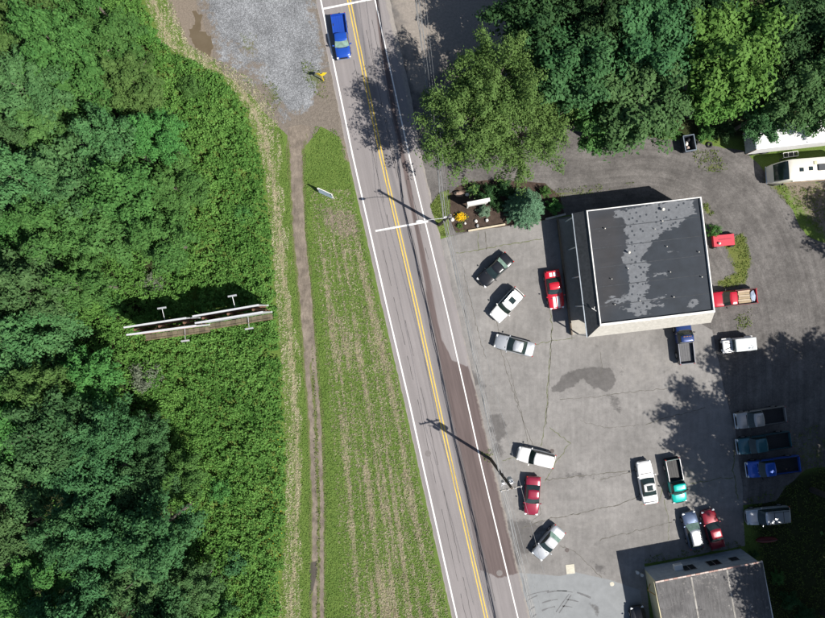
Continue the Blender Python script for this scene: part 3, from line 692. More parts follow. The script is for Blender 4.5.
mb = MB(); mb.box((p0.x, p0.y - .16, p0.z), (2.3, .11, .13), math.atan2(ad.y, ad.x)); o = mb.build('crossarm', M('crossarm_wood', (.36, .34, .31), .9, var=.2), ea)
for k in (-1.0, -.35, .45, 1.0):
    q = p0 + ad * k + Vector((0, -.16, .06)); MB().tube([q, q + Vector((0, 0, .1)), q + Vector((0, 0, .12)), q + Vector((0, 0, .26))], [.02, .02, .07, .05], 8).build('insulator', CERAM, o)
p1 = ta * .80 + Vector((.34, .12, 0)); mb = MB(); mb.tube([p1 - Vector((0, 0, .55)), p1 + Vector((0, 0, .5)), p1 + Vector((0, 0, .58))], [.27, .27, .12], 14); o = mb.build('transformer', M('transformer_grey', (.55, .57, .58), .5), ea, True)
for k in (-.12, .12): MB().tube([p1 + Vector((k, 0, .5)), p1 + Vector((k * 1.4, .05, .85))], [.05, .03], 8).build('bushing', CERAM, o)
p2 = ta * .80 + Vector((-.42, -.1, 0)); MB().tube([p2 - Vector((0, 0, .4)), p2 + Vector((0, 0, .4))], .16, 10).build('capacitor', GALV, ea)
mb = MB(); q = ta * .86; mb.tube([q + ad * -.7, q + ad * .7], .04, 6); mb.tube([q + ad * .5, q + ad * .75 + Vector((0, 0, .3))], .03, 6); mb.tube([q + ad * -.55, q + ad * -.8 + Vector((0, 0, .3))], .03, 6); mb.build('cutout_bracket', CERAM, ea)
# pole b: lamp arm
l0 = tb * .80; lt = W(422.5, 221, 9.2) - bb
MB().tube([l0, l0.lerp(lt, .5) + Vector((0, 0, .28)), lt + Vector((0, 0, .05))], [.035, .03, .028], 8).build('lamp_arm', GALV, eb2)
mb = MB(); dl = (lt - l0).normalized(); q = lt + dl * .3; mb.blob((q.x, q.y, q.z), (.42, .17, .09), 3, 12, 8, .02); o = mb.build('lamp_head', M('lamp_grey', (.72, .72, .7), .4), eb2, True)
MB().blob((q.x - .1, q.y, q.z - .05), (.2, .11, .09), 3, 10, 6, 0).build('lens', M('lamp_lens', (.5, .52, .52), .15), o)
for k, z_ in enumerate((.97, .90)):
    q = tb * z_; mb = MB(); mb.tube([q, q + Vector((-.45, -.1, .05)), q + Vector((-.47, -.1, .25))], [.03, .03, .06], 7); mb.build('insulator', CERAM, eb2)
MB().box(tb * .985 + Vector((.02, 0, 0)), (.3, .3, .12)).build('pole_cap', GALV, eb2)

def cable(a_img, z, r, label, sag=.25, mat=None, n=10, cat='overhead cable', strands=1):
    pts = []; P = [W(x_, y_, z) for x_, y_ in a_img]
    for i_, (p, q) in enumerate(zip(P, P[1:])):
        for k in range(n):
            u = k / n; v = p.lerp(q, u); v.z -= sag * 4 * u * (1 - u) * ((q - p).length / 30) ** 2; pts.append(v)
    pts.append(P[-1]); mb = MB()
    if strands == 1: mb.tube(pts, r, 6)
    else:
        for s_ in range(strands): mb.tube([p + Vector((.11 * (s_ - (strands - 1) / 2) + .03 * math.sin(i_ * 1.7 + s_ * 2), .02 * s_, .07 * math.cos(i_ * 2.1 + s_ * 2))) for i_, p in enumerate(pts)], r, 6)
    c = sum(pts, Vector()) / len(pts); c.z = 0
    mb.v = [(v[0] - c.x, v[1] - c.y, v[2]) for v in mb.v]
    o = mb.build('overhead_cable', mat, loc=c); tag(o, label, cat, 'cables strung along the poles'); return o
CAB = M('weathered_cable', (.22, .225, .23), .6, var=.3, scale=2)
CABW = M('bright_cable', (.20, .205, .21), .5, var=.3, scale=2)
ta_i = lambda f: (412.5 + (490.3 - 412.5 + ta.x * f * S) / (1 - 11.3 * f / H), 309 + (459 - 309 - ta.y * f * S) / (1 - 11.3 * f / H))
tb_i = lambda f: (412.5 + (439 - 412.5 + tb.x * f * S) / (1 - 10.8 * f / H), 309 + (224.8 - 309 - tb.y * f * S) / (1 - 10.8 * f / H))
A6, B6 = ta_i(.56), tb_i(.58)
cable([(409, -50), (428, 92), (B6[0] - 1, B6[1]), (A6[0] - 2, A6[1]), (546, 680)], 6.3, .04, 'thick silvery bundle of telephone cables between the two poles', .3, CABW, 14, strands=2)
cable([(412, -50), (431, 92), (B6[0] + 1.5, B6[1]), (A6[0] + .5, A6[1]), (549, 680)], 6.5, .035, 'dark telephone cable running beside the silvery cable bundle', .3, CAB, 14)
A9, B9 = ta_i(.97), tb_i(.97)
cable([(414, -50), (B9[0] - 4, B9[1]), (A9[0] - 9, A9[1] - 2), (560, 700)], 10.6, .014, 'thin power wire over the left end of the crossarm', .3, CAB)
cable([(420, -50), (B9[0], B9[1]), (A9[0] + 9, A9[1] - 4), (578, 700)], 10.6, .014, 'thin power wire over the right end of the crossarm', .3, CAB)
cable([(417, -50), (tb_i(.85)[0], tb_i(.85)[1]), (ta_i(.82)[0] - 2, ta_i(.82)[1]), (566, 700)], 9.1, .016, 'thin wire slung just below the crossarm level', .3, CAB)

# ================================================================== billboards on the left
STEEL = M('rust_brown_steel', (.16, .085, .055), .8, var=.3)
PANEL = M('panel_grey_white', (.50, .51, .53), .5, var=.1)
t = NT('poster_face'); f_ = t.ss(t.noise(.35, 2), .45, .6); POST = t.done(t.mix(f_, (.78, .76, .75), (.72, .38, .38)), .6, .3)
PLANK = [M('catwalk_plank', (.125, .105, .07), .9, var=.3), M('catwalk_plank_dark', (.09, .075, .05), .9, var=.3)]
def billboard(na, nb_, sa, sb, label, red):
    ZT, ZB = 7.5, 3.2
    na, nb_, sa, sb = (W(p[0], p[1], ZT) for p in (na, nb_, sa, sb))
    base = (na + nb_ + sa + sb) / 4; base.z = 0
    e = empty('billboard', base, 0, label, 'billboard', 'roadside billboards in the undergrowth')
    for p, q, sgn, face in ((na, nb_, 1, PANEL), (sa, sb, -1, POST if red else PANEL)):
        p = p - base; q = q - base; c = (p + q) / 2; L_ = (q - p).length; a = math.atan2(q.y - p.y, q.x - p.x); nrm = Vector((-math.sin(a), math.cos(a), 0)) * sgn
        o = MB().box((c.x, c.y, (ZT + ZB) / 2), (L_, .14, ZT - ZB), a, .02).build('panel', PANEL, e)
        MB().box((c.x + nrm.x * .085, c.y + nrm.y * .085, (ZT + ZB) / 2), (L_ - .3, .02, ZT - ZB - .3), a).build('poster', face, o)
        for zz in (ZT + .04, ZB - .04): MB().box((c.x, c.y, zz), (L_ + .1, .18, .08), a).build('trim', PANEL, o)
        for zz in (4.0, 5.4): MB().box((c.x - nrm.x * .16, c.y - nrm.y * .16, zz), (L_ - .1, .14, .14), a).build('stringer', STEEL, e)
        # catwalk of planks on the outer side
        if sgn < 0:
            for k in range(12):
                u = (k + .5) / 12; g = p.lerp(q, u); MB().box((g.x + nrm.x * .5, g.y + nrm.y * .5, ZB - .1), (L_ / 12 - .03, .62, .05), a).build('catwalk_plank', PLANK[k % 3 == 1], e)
            MB().box((c.x + nrm.x * .84, c.y + nrm.y * .84, ZB + .32), (L_, .03, .03), a).build('catwalk_rail', STEEL, e)
        # lamp arm reaching out, T head
        g = p.lerp(q, .62); h = g + nrm * 1.45; zz = ZB + .1 if sgn < 0 else ZT - .6
        o = MB().tube([(g.x, g.y, zz - .1), (h.x, h.y, zz + .25)], .04, 6).build('lamp_arm', GALV, e)
        MB().box((h.x, h.y, zz + .27), (.95, .2, .12), a, .02).build('flood_lamp', GALV, o)
    for u in (.12, .5, .88):
        g = (na - base).lerp(nb_ - base, u); h = (sa - base).lerp(sb - base, u); m_ = (g + h) / 2
        MB().tube([(m_.x, m_.y, -.5), (m_.x, m_.y, ZT - .2)], .13, 8).build('post', STEEL, e)
        MB().tube([(g.x, g.y, 5.4), (h.x, h.y, 5.4)], .06, 6).build('tie_beam', STEEL, e); MB().tube([(g.x, g.y, 4.0), (h.x, h.y, 4.0)], .06, 6).build('tie_beam', STEEL, e)
billboard((124.4, 327.4), (186, 318), (127, 334.8), (196, 325.6), 'left white billboard of the pair, pinkish poster, in green undergrowth', True)
billboard((193, 316.3), (258.5, 305), (195.5, 323), (262.6, 312), 'right grey white billboard of the pair, nearer the dirt track', False)

# ================================================================== small signs
YSG = M('yellow_sign', (.85, .62, .02), .5, var=.05)
q = W(324, 81.5); e = empty('warning_sign', q, 0, 'yellow warning sign on a post at the gravel lot edge', 'sign')
MB().tube([(0, 0, -.3), (0, 0, 2.7)], .035, 6).build('post', GALV, e)
MB().box((0, 0, 1.0), (.09, .09, 1.5)).build('post_sleeve', YSG, e)
for s_ in (-1, 1):
    mb = MB(); a = .35 * s_; ca, sa_ = math.cos(a), math.sin(a)
    w2 = .42
    pts = [(0, 0, -w2), (w2, 0, 0), (0, 0, w2), (-w2, 0, 0)]
    vs = [(x_ * ca + s_ * .26, x_ * sa_ + (.0 if s_ > 0 else -.03) + dy - .04, 2.35 + z_) for dy in (0, .035) for x_, _, z_ in pts]
    mb.add(vs, [(0, 1, 2, 3), (7, 6, 5, 4), (0, 4, 5, 1), (1, 5, 6, 2), (2, 6, 7, 3), (3, 7, 4, 0)]); mb.build('sign_plate', YSG, e)
MB().box((0, -.02, 2.35), (.16, .12, .2)).build('bracket', M('black_bracket', (.03, .03, .03), .6), e)
# low board on two posts in the grass
q = W(327, 196); e = empty('verge_sign', q, -.43, 'small blue white board on two posts in the grass by the track', 'sign')
BLW = M('blue_white_board', (.42, .52, .66), .4, var=.2)
mb = MB(); mb.add([(-.85, -.12, .9), (.85, -.12, .9), (.85, .16, 2.1), (-.85, .16, 2.1), (-.85, -.09, .89), (.85, -.09, .89), (.85, .19, 2.09), (-.85, .19, 2.09)], [(0, 1, 2, 3), (7, 6, 5, 4), (0, 4, 5, 1), (1, 5, 6, 2), (2, 6, 7, 3), (3, 7, 4, 0)])
mb.build('board', BLW, e)
mb = MB(); mb.box((0, -.05, 1.0), (1.8, .07, .07)); mb.box((0, .18, 2.1), (1.8, .07, .07)); mb.build('frame', WHITE, e)
for s_ in (-.9, .9): MB().tube([(s_, .03, -.3), (s_, .1, 2.25)], .055, 8).build('post', WHITE, e); 

# ================================================================== planting bed things
q = W(476, 206); e = empty('bed_sign', q, math.radians(11), 'white topped sign board on two posts in the planting bed', 'sign')
mb = MB(); mb.box((0, 0, 2.05), (2.45, .22, 1.7), 0, .02); o = mb.build('board', WHITE, e)
MB().box((0, 0, 2.94), (2.6, .42, .1), 0, .02).build('cap', WHITE, e)
for s_ in (-1.05, 1.05): MB().box((s_, 0, .6), (.16, .16, 1.3)).build('post', WHITE, e)
ROCK = M('brown_rock', (.30, .215, .17), .9, var=.3, bump=.6); ROCKW = M('white_rock', (.66, .63, .58), .9, var=.15, bump=.5)
for px, py, r, m_, lb, sd in ((459, 194, (.62, .38, .42), ROCK, 'large flat brown boulder in the planting bed corner', 1), (467, 194.5, (.27, .2, .2), ROCKW, 'small tan stone right of the brown boulder', 2), (469.5, 190.3, (.17, .15, .16), ROCKW, 'small white stone above the brown boulder', 3),
                              (452.3, 219.5, (.24, .27, .28), ROCKW, 'white rounded stone beside the yellow flowers', 4), (486.7, 220.5, (.2, .22, .22), ROCKW, 'white stone below the small silvery shrub', 5), (475.8, 221.2, (.2, .22, .2), ROCKW, 'pale stone in the middle of the mulch', 6), (465, 223.5, (.16, .16, .15), ROCKW, 'smallest tan stone in the mulch', 7), (477.3, 226, (.17, .24, .22), M('grey_rock', (.3, .3, .3), .9, var=.2, bump=.5), 'grey stone by the pale timber edging', 8)):
    p = W(px, py); tag(MB().blob((0, 0, r[2] * .55), r, sd, 9, 6, .18).build('rock', m_, loc=p, smooth=True), lb, 'rock', 'rocks in the planting bed')
TIMB = M('pale_landscape_timber', (.52, .45, .33), .9, var=.2)
a, b = W(468, 231), W(505, 224.5); c = (a + b) / 2
tag(MB().box((0, 0, .12), ((b - a).length, .2, .24), math.atan2(b.y - a.y, b.x - a.x), .02).build('edging_timber', TIMB, loc=(c.x, c.y, .01)), 'pale timber edging along the planting bed', 'edging timber')
a, b = W(545, 219.5), W(565, 214.5); c = (a + b) / 2
tag(MB().box((0, 0, .2), ((b - a).length, .22, .4), math.atan2(b.y - a.y, b.x - a.x), .02).build('low_wall', M('old_concrete', (.40, .38, .35), .9), loc=(c.x, c.y, .005)), 'short low concrete wall between the spruce and the building', 'low wall')

# ================================================================== vehicles
_paint = {}
def carpaint(name, col, metal=.0, rough=.28):
    if name not in _paint:
        t = NT(name); c = t.gain(col, t.noise(1.5, 4), .95, 1.05)
        _paint[name] = t.done(c, rough, .5, metal, .6)
    return _paint[name]
CGL = NT('car_glass'); CGL = CGL.done(CGL.gain((.022, .036, .036), CGL.noise(2, 2), .7, 1.3), .05, .7)
PGL = NT('pale_car_glass'); PGL = PGL.done(PGL.gain((.20, .30, .25), PGL.noise(3, 3), .6, 1.25), .08, .6)
TYRE = M('tyre_rubber', (.022, .022, .022), .85, var=.2)
RIM = M('alloy_rim', (.45, .45, .46), .35, .7)
BLK = M('black_plastic', (.02, .02, .021), .6, var=.2)
HL = M('headlamp', (.75, .77, .78), .12)
TL = M('tail_lamp', (.42, .015, .012), .25)
CHR = M('chrome', (.75, .75, .76), .15, .9)

def loft(sts, belt_in=.16):
    mb = MB(); n = 15
    for (x_, hw, zt_, zb_) in sts:
        h_ = zt_ - zb_
        half = [(0, zb_), (.8 * hw, zb_), (.96 * hw, zb_ + .12 * h_), (hw, zb_ + .45 * h_), (.985 * hw, zb_ + .72 * h_), (.94 * hw, zt_ - .06), (.84 * hw, zt_ - .012), (.45 * hw, zt_ + .012)]
        ring = half + [(0, zt_ + .02)] + [(-a, z_) for a, z_ in reversed(half[1:])]
        n = len(ring); mb.v += [(x_, a, z_) for a, z_ in ring]
    m_ = len(sts)
    for i_ in range(m_ - 1):
        for k in range(n): mb.f.append((i_ * n + k, (i_ + 1) * n + k, (i_ + 1) * n + (k + 1) % n, i_ * n + (k + 1) % n))
    mb.f.append(tuple(range(n))); mb.f.append(tuple((m_ - 1) * n + k for k in range(n - 1, -1, -1)))
    return mb

def ringpts(xr, xf, hw, z_, bowf=.10, bowr=.06):
    P = []
    for u in (-1, -.5, 0, .5, 1): P.append((xf + bowf * (1 - u * u) , u * hw * .985, z_))
    for u in (.2, .4, .6, .8): P.append((xf + (xr - xf) * u, hw, z_))
    for u in (1, .5, 0, -.5, -1): P.append((xr - bowr * (1 - u * u), u * hw * .97, z_))
    for u in (.8, .6, .4, .2): P.append((xf + (xr - xf) * u, -hw, z_))
    return P                                           # 18 points, 0..4 windshield, 4..9 left side, 9..13 rear, 13..18 right

def cabin(root, body, bot, top, paint, glass=(CGL, CGL, CGL), roof_mat=None, side_split=(4, 6, 9)):
    (xr0, xf0, w0, z0), (xr1, xf1, w1, z1) = bot, top
    def lev(u, e=0.0):
        k = u; return ringpts(xr0 + (xr1 - xr0) * k - e, xf0 + (xf1 - xf0) * k + e, w0 + (w1 - w0) * (k ** 1.15) + e, z0 + (z1 - z0) * (1 - (1 - k) ** 1.1))
    mb = MB(); L_ = [lev(0), lev(.5), lev(.93), lev(1.0)]
    c = ((xr1 + xf1) / 2, 0)
    for s_, dz in ((.93, .022), (.55, .045)): L_.append([(c[0] + (p[0] - c[0]) * s_, p[1] * s_, z1 + dz) for p in L_[3]])
    for r in L_: mb.v += r
    n = 18
    for i_ in range(len(L_) - 1):
        for k in range(n): mb.f.append((i_ * n + k, i_ * n + (k + 1) % n, (i_ + 1) * n + (k + 1) % n, (i_ + 1) * n + k))
    mb.f.append(tuple((len(L_) - 1) * n + k for k in range(n)))
    cab = mb.build('cabin', roof_mat or paint, root, True)
    E = .012
    lv = [lev(.08, E), lev(.5, E), lev(.9, E)]
    def pane(nm, ids, m_):
        g = MB()
        for r in lv: g.v += [r[k % 18] for k in ids]
        w_ = len(ids)
        for i_ in range(2):
            for k in range(w_ - 1): g.f.append((i_ * w_ + k, i_ * w_ + k + 1, (i_ + 1) * w_ + k + 1, (i_ + 1) * w_ + k))
        g.build(nm, m_, root, True)
    pane('windshield', [0, 1, 2, 3, 4], glass[0]); pane('rear_window', [9, 10, 11, 12, 13], glass[2])
    a, m_, b = side_split
    for i0, i1 in ((a, m_), (m_, b)):
        g = list(range(i0, i1 + 1)); pane('side_window', g, glass[1]); pane('side_window', [22 - k for k in reversed(g)], glass[1])
    return cab

def wheels(root, L_, Wd, xs_, r=.33):
    for x_ in xs_:
        for s_ in (-1, 1):
            y_ = s_ * (Wd / 2 - .10)
            MB().tube([(x_, s_ * (Wd / 2 - .02), r * 1.02), (x_, s_ * (Wd / 2 + .004), r * 1.02)], r * 1.17, 18).build('wheel_arch', BLK, root)
            w_ = MB().tube([(x_, y_ - .11, r), (x_, y_ - .09, r), (x_, y_ + .09, r), (x_, y_ + .12, r)] if s_ > 0 else [(x_, y_ - .12, r), (x_, y_ - .09, r), (x_, y_ + .09, r), (x_, y_ + .11, r)], [r * .92, r, r, r * .92], 18).build('wheel', TYRE, root, True)
            MB().tube([(x_, s_ * (Wd / 2 + .015), r), (x_, s_ * (Wd / 2 + .03), r)], [r * .66, r * .6], 14).build('rim', RIM, w_)

def vehicle(kind, front, rear, label, paint, Wd=1.78, group='cars and trucks in the lot', zr_=.75, **o_):
    f, r = W(*front, zr_), W(*rear, zr_); d = f - r; L_ = o_.get('L', d.length); a = math.atan2(d.y, d.x)
    mid = f - d.normalized() * L_ / 2 if o_.get('anchor', 'front') == 'front' else r + d.normalized() * L_ / 2
    mid.z = o_.get('z', .01)
    nm, cat = {'sedan': ('sedan', 'car'), 'coupe': ('coupe', 'car'), 'hatch': ('hatchback', 'car'), 'suv': ('suv', 'suv'), 'van': ('minivan', 'minivan'), 'pickup': ('pickup_truck', 'pickup truck'), 'jeep': ('off_road_car', 'suv')}[kind]
    e = empty(nm, mid, a, label, cat, group)
    h = L_ / 2; hw = Wd / 2; gl = o_.get('glass', (CGL, CGL, CGL))
    if kind in ('sedan', 'coupe', 'hatch', 'suv', 'van'):
        hood, belt, roof_, tail = {'sedan': (.90, .95, 1.43, .99), 'coupe': (.90, .93, 1.34, .97), 'hatch': (.94, .99, 1.5, 1.0), 'suv': (1.03, 1.10, 1.70, 1.12), 'van': (1.02, 1.08, 1.72, 1.12)}[kind]
        zb = .24 if kind in ('sedan', 'coupe', 'hatch') else .3
        st = [(-h, hw * .74, tail - .22, zb + .16), (-h + .05, hw * .86, tail - .10, zb + .06), (-h + .17, hw * .94, tail - .03, zb), (-h + .5, hw * .985, tail, zb), (-h * .4, hw, belt + .01, zb), (0, hw, belt, zb),
              (h * .38, hw * .995, belt - .01, zb), (h * .55, hw * .985, hood + .02, zb), (h - .45, hw * .955, hood - .05, zb), (h - .2, hw * .88, hood - .12, zb), (h - .07, hw * .74, hood - .2, zb + .04), (h, hw * .52, hood - .30, zb + .12)]
        body = loft(st).build('body', paint, e, True)
        if kind == 'sedan': bot, top = (-h * .60, h * .36, hw * .90, belt - .03), (-h * .34, h * .02, hw * .69, roof_)
        elif kind == 'coupe': bot, top = (-h * .62, h * .22, hw * .88, belt - .03), (-h * .30, -h * .06, hw * .67, roof_)
        elif kind == 'hatch': bot, top = (-h * .88, h * .40, hw * .90, belt - .03), (-h * .68, h * .06, hw * .70, roof_)
        elif kind == 'suv': bot, top = (-h * .93, h * .36, hw * .92, belt - .03), (-h * .82, h * .10, hw * .76, roof_)
        else: bot, top = (-h * .93, h * .52, hw * .93, belt - .03), (-h * .80, h * .22, hw * .76, roof_)
        cab = cabin(e, body, bot, top, paint, gl, o_.get('roof_mat'), (4, 6, 9))
        zf = hood - .22
        for s_ in (-1, 1):
            MB().box((h - .17, s_ * hw * .70, zf + .02), (.22, .32, .14), -s_ * .5, .03).build('headlight', HL, e)
            MB().box((-h + .09, s_ * hw * .76, tail - .20), (.12, .30, .16), s_ * .35, .02).build('tail_light', TL, e)
            MB().box((h * .36 - .05, s_ * (hw + .07), belt + .06), (.13, .2, .12), s_ * .2, .03).build('mirror', o_.get('mirror', paint), e)
        MB().box((h - .03, 0, zf - .1), (.08, hw * .95, .16), 0, .02).build('grille', BLK, e)
        MB().box((h * .44, 0, hood + .035), (.07, hw * 1.3, .02)).build('wiper_cowl', BLK, e)
        wheels(e, L_, Wd, (h - .92, -h + .92), .32 if kind != 'suv' else .37)
        if o_.get('sunroof'): MB().box(((top[0] + top[1]) / 2 + o_['sunroof'], 0, roof_ + .046), (.62, .72, .02), 0, .006).build('sunroof', CGL, e)
        if o_.get('rails'):
            for s_ in (-1, 1): MB().tube([(top[0] + .1, s_ * top[2] * .88, roof_ + .03), (top[0] + .25, s_ * top[2] * .88, roof_ + .09), (top[1] - .25, s_ * top[2] * .88, roof_ + .09), (top[1] - .05, s_ * top[2] * .88, roof_ + .03)], .022, 6).build('roof_rail', o_['rails'], e)
            if o_.get('crossbars'):
                for u in (.3, .7): x_ = top[0] + (top[1] - top[0]) * u; MB().tube([(x_, -top[2] * .88, roof_ + .1), (x_, top[2] * .88, roof_ + .1)], .024, 6).build('cross_bar', o_['rails'], e)
        if o_.get('stripes'):
            top_z = lambda x_: float(np.interp(x_, [s_[0] for s_ in st], [s_[2] for s_ in st]))
            for y0 in (-.22, .22):
                for xs_ in (np.linspace(h * .36, h - .1, 8), np.linspace(-h + .1, -h * .66, 5)):
                    mb = MB(); mb.v = [p for x_ in xs_ for p in ((x_, y0 - .16, top_z(x_) + .026), (x_, y0 + .16, top_z(x_) + .026))]; mb.f = [(2 * k, 2 * k + 2, 2 * k + 3, 2 * k + 1) for k in range(len(xs_) - 1)]; mb.build('stripe', o_['stripes'], e)
        if kind == 'coupe': MB().box((-h + .22, 0, tail + .10), (.18, hw * 1.5, .03), 0, .01).build('spoiler', paint, e)
    elif kind == 'pickup':
        hood, belt, roof_ = 1.08, 1.14, 1.74
        xc = o_.get('cab', .02) * L_                      # rear of the cab
        wl = o_.get('cablen', .25) * L_                   # roof of the cab to the windshield foot
        st = [(xc - .02, hw * .985, belt, .36), (xc + wl * .5, hw, belt, .36), (xc + wl, hw * .995, belt - .01, .36), (h - .7, hw * .985, hood, .36), (h - .32, hw * .95, hood - .05, .36), (h - .13, hw * .86, hood - .12, .4), (h - .02, hw * .66, hood - .25, .44), (h, hw * .5, hood - .32, .5)]
        body = loft(st).build('body', paint, e, True)
        cab = cabin(e, body, (xc + .0, xc + wl + .22, hw * .93, belt - .03), (xc + .14, xc + wl - .38, hw * .78, roof_), paint, gl, o_.get('roof_mat'), (4, 7, 9))
        bp = o_.get('bed_paint', paint); x0, x1 = -h + .06, xc - .06; bl = x1 - x0; zf = .72; zr2 = 1.12
        bed = MB(); bed.box(((x0 + x1) / 2, 0, zf - .12), (bl, Wd - .24, .24)); bed = bed.build('bed', o_.get('liner', BLK), e)
        for s_ in (-1, 1):
            mb = MB(); y0, y1 = s_ * (hw - .115), s_ * hw
            prof = [(hw - .12, .36), (hw - .03, .38), (hw, .62), (hw - .01, zr2 - .08), (hw - .03, zr2), (hw - .12, zr2)]
            for x_ in (x0, x1): mb.v += [(x_, s_ * a_, z_) for a_, z_ in prof]
            k6 = len(prof); mb.f = [(k, (k + 1) % k6, k6 + (k + 1) % k6, k6 + k) for k in range(k6)] + [tuple(range(k6 - 1, -1, -1)), tuple(range(k6, 2 * k6))]
            mb.build('bed_side', bp, e)
            MB().box(((x0 + x1) / 2, s_ * (hw - .075), zr2 + .012), (bl - .06, .07, .022)).build('bed_rail', o_.get('rail', BLK), e)
            MB().box((-h + .02, s_ * (hw - .1), .92), (.06, .14, .3), 0, .01).build('tail_light', TL, e)
            MB().box((h - .12, s_ * hw * .74, .82), (.16, .34, .2), -s_ * .4, .03).build('headlight', HL, e)
            MB().box((xc + wl - .02, s_ * (hw + .12), belt + .08), (.12, .24, .18), s_ * .2, .03).build('mirror', o_.get('mirror', BLK), e)
        MB().box((x0 + .05, 0, .86), (.09, Wd - .26, .5), 0, .015).build('tailgate', bp, e)
        MB().box((x1 - .04, 0, .88), (.06, Wd - .26, .5)).build('bed_front', bp, e)
        for k in range(5): MB().box(((x0 + x1) / 2, -.56 + .28 * k, zf + .008), (bl - .2, .06, .016)).build('bed_rib', o_.get('liner', BLK), bed)
        MB().box((-h + .0, 0, .52), (.14, Wd - .1, .16), 0, .02).build('rear_bumper', o_.get('chrome', CHR), e)
        MB().box((h - .02, 0, .55), (.16, Wd - .16, .2), 0, .04).build('front_bumper', o_.get('chrome', CHR), e)
        MB().box((h - .01, 0, .82), (.07, Wd * .5, .22), 0, .02).build('grille', BLK, e)
        MB().box((xc + wl + .30, 0, hood + .05), (.08, hw * 1.35, .02)).build('wiper_cowl', BLK, e)
        wheels(e, L_, Wd, (h - .98, -h + 1.08), .38)
        if o_.get('marker'): 
            for k in (-.4, -.2, 0, .2, .4): MB().box((xc + wl - .40, k, roof_ + .05), (.06, .08, .03)).build('marker_lamp', M('amber', (.7, .3, .03), .3), e)
        e['bedx'] = (x0 + x1) / 2
    else:                                                 # jeep
        body = MB(); body.box((-.35, 0, .78), (h * 2 - 1.1, Wd * .9, .62), 0, .05); body.box((h - .68, 0, .84), (1.25, Wd * .72, .62), 0, .06); body = body.build('body', paint, e)
        MB().box((-h * .30, 0, 1.42), (h * 1.28, Wd * .84, .66), 0, .07).build('hardtop', o_.get('roof_mat', paint), e)
        MB().box((h * .36, 0, 1.38), (.10, Wd * .78, .5)).build('windshield', CGL, e)
        for s_ in (-1, 1):
            MB().box((h - .62, s_ * Wd * .41, .80), (1.05, Wd * .17, .09), 0, .03).build('fender', paint, e); MB().box((-h + .55, s_ * Wd * .455, .80), (.95, Wd * .08, .09), 0, .02).build('fender', paint, e)
            MB().box((-h * .28, s_ * Wd * .425, 1.45), (h * 1.0, .02, .36)).build('side_window', CGL, e)
            MB().box((h * .42, s_ * (Wd * .5), 1.25), (.1, .18, .16), 0, .02).build('mirror', BLK, e)
            MB().tube([(h - .06, s_ * .48, .88), (h + .0, s_ * .48, .88)], .1, 12).build('headlight', HL, e); MB().box((-h + .2, s_ * .72, .85), (.05, .12, .18)).build('tail_light', TL, e)
            MB().box((h - .66, s_ * .30, 1.165), (.75, .07, .02), s_ * .28).build('hood_decal', BLK, e)
        MB().box((h - .03, 0, .82), (.05, .7, .4)).build('grille', BLK, e); MB().box((h + .02, 0, .52), (.14, Wd * .84, .14), 0, .02).build('front_bumper', BLK, e); MB().box((-h + .16, 0, .5), (.12, Wd * .84, .14), 0, .02).build('rear_bumper', BLK, e)
        sp_ = MB().tube([(-h + .18, 0, 1.05), (-h - .03, 0, 1.05)], .35, 18).build('spare_wheel', TYRE, e); MB().tube([(-h - .035, 0, 1.05), (-h - .05, 0, 1.05)], .2, 14).build('rim', RIM, sp_)
        wheels(e, L_, Wd * .98, (h - .62, -h + .62), .37)
    return e

cp = carpaint
SILV = cp('silver_paint', (.56, .58, .60), .55, .33); SILD = cp('silver_shadow_paint', (.40, .41, .42), .5, .33)
WHT = cp('white_paint', (.80, .79, .77), 0, .3)
vehicle('pickup', (344.0, 58.5), (338.0, 14.5), 'bright blue pickup driving down the road beside the gravel lot', cp('bright_blue_paint', (.015, .075, .42), .2), 1.78, 'traffic on the road', cab=-.02, cablen=.25, liner=cp('blue_bed', (.015, .06, .34)), rail=cp('blue_rail', (.02, .08, .36)), mirror=cp('bright_blue_paint', (.015, .075, .42)), z=.014, glass=(PGL, CGL, CGL))
vehicle('sedan', (480.5, 283.5), (509.5, 256.5), 'black sedan nearest the planting bed, facing the road', cp('black_paint', (.012, .013, .016)), 1.74, glass=(CGL, CGL, PGL))
vehicle('suv', (494.0, 319.0), (519.8, 291.0), 'white suv with dark sunroof and roof rails between black and silver sedans', WHT, 1.8, sunroof=.1, rails=CHR)
vehicle('sedan', (494.8, 340.3), (534, 350.3), 'silver sedan facing left, below the white suv with sunroof', SILV, 1.76)
vehicle('coupe', (557.3, 309), (551.4, 270), 'red coupe with white stripes at the building shade', cp('bright_red_paint', (.50, .012, .03)), 1.88, stripes=WHT)
vehicle('suv', (517.3, 452.8), (554.3, 461.6), 'boxy white suv facing left above the maroon sedan', WHT, 1.8, rails=WHT)
vehicle('sedan', (531, 515.2), (533.6, 476.5), 'maroon sedan parked beside the transformer pole', cp('maroon_paint', (.27, .018, .045), .2), 1.78)
vehicle('sedan', (536.3, 557.4), (560.5, 528.4), 'silver sedan parked below the maroon sedan near the road', SILV, 1.76, glass=(CGL, CGL, PGL), roof_mat=cp('pale_silver', (.66, .66, .66), .3))
vehicle('pickup', (682.6, 327), (686.6, 364), 'navy blue pickup with empty grey bed backed from the building', cp('navy_paint', (.014, .04, .16), .2), 1.86, L=5.1, anchor='rear', cab=.0, cablen=.22, liner=M('grey_liner', (.12, .12, .125), .8), bed_paint=cp('dark_bed', (.03, .035, .045)), rail=CHR, marker=True)
vehicle('jeep', (720.8, 346.2), (753.2, 342.8), 'small boxy white off-road car with pale hardtop on the gravel', WHT, 1.75, roof_mat=cp('pale_top', (.66, .70, .70), 0, .5))
vehicle('pickup', (710, 300.2), (756.2, 295.5), 'red pickup carrying lumber beside the black roofed building', cp('red_truck_paint', (.46, .015, .035)), 1.82, cab=-.02, cablen=.22)
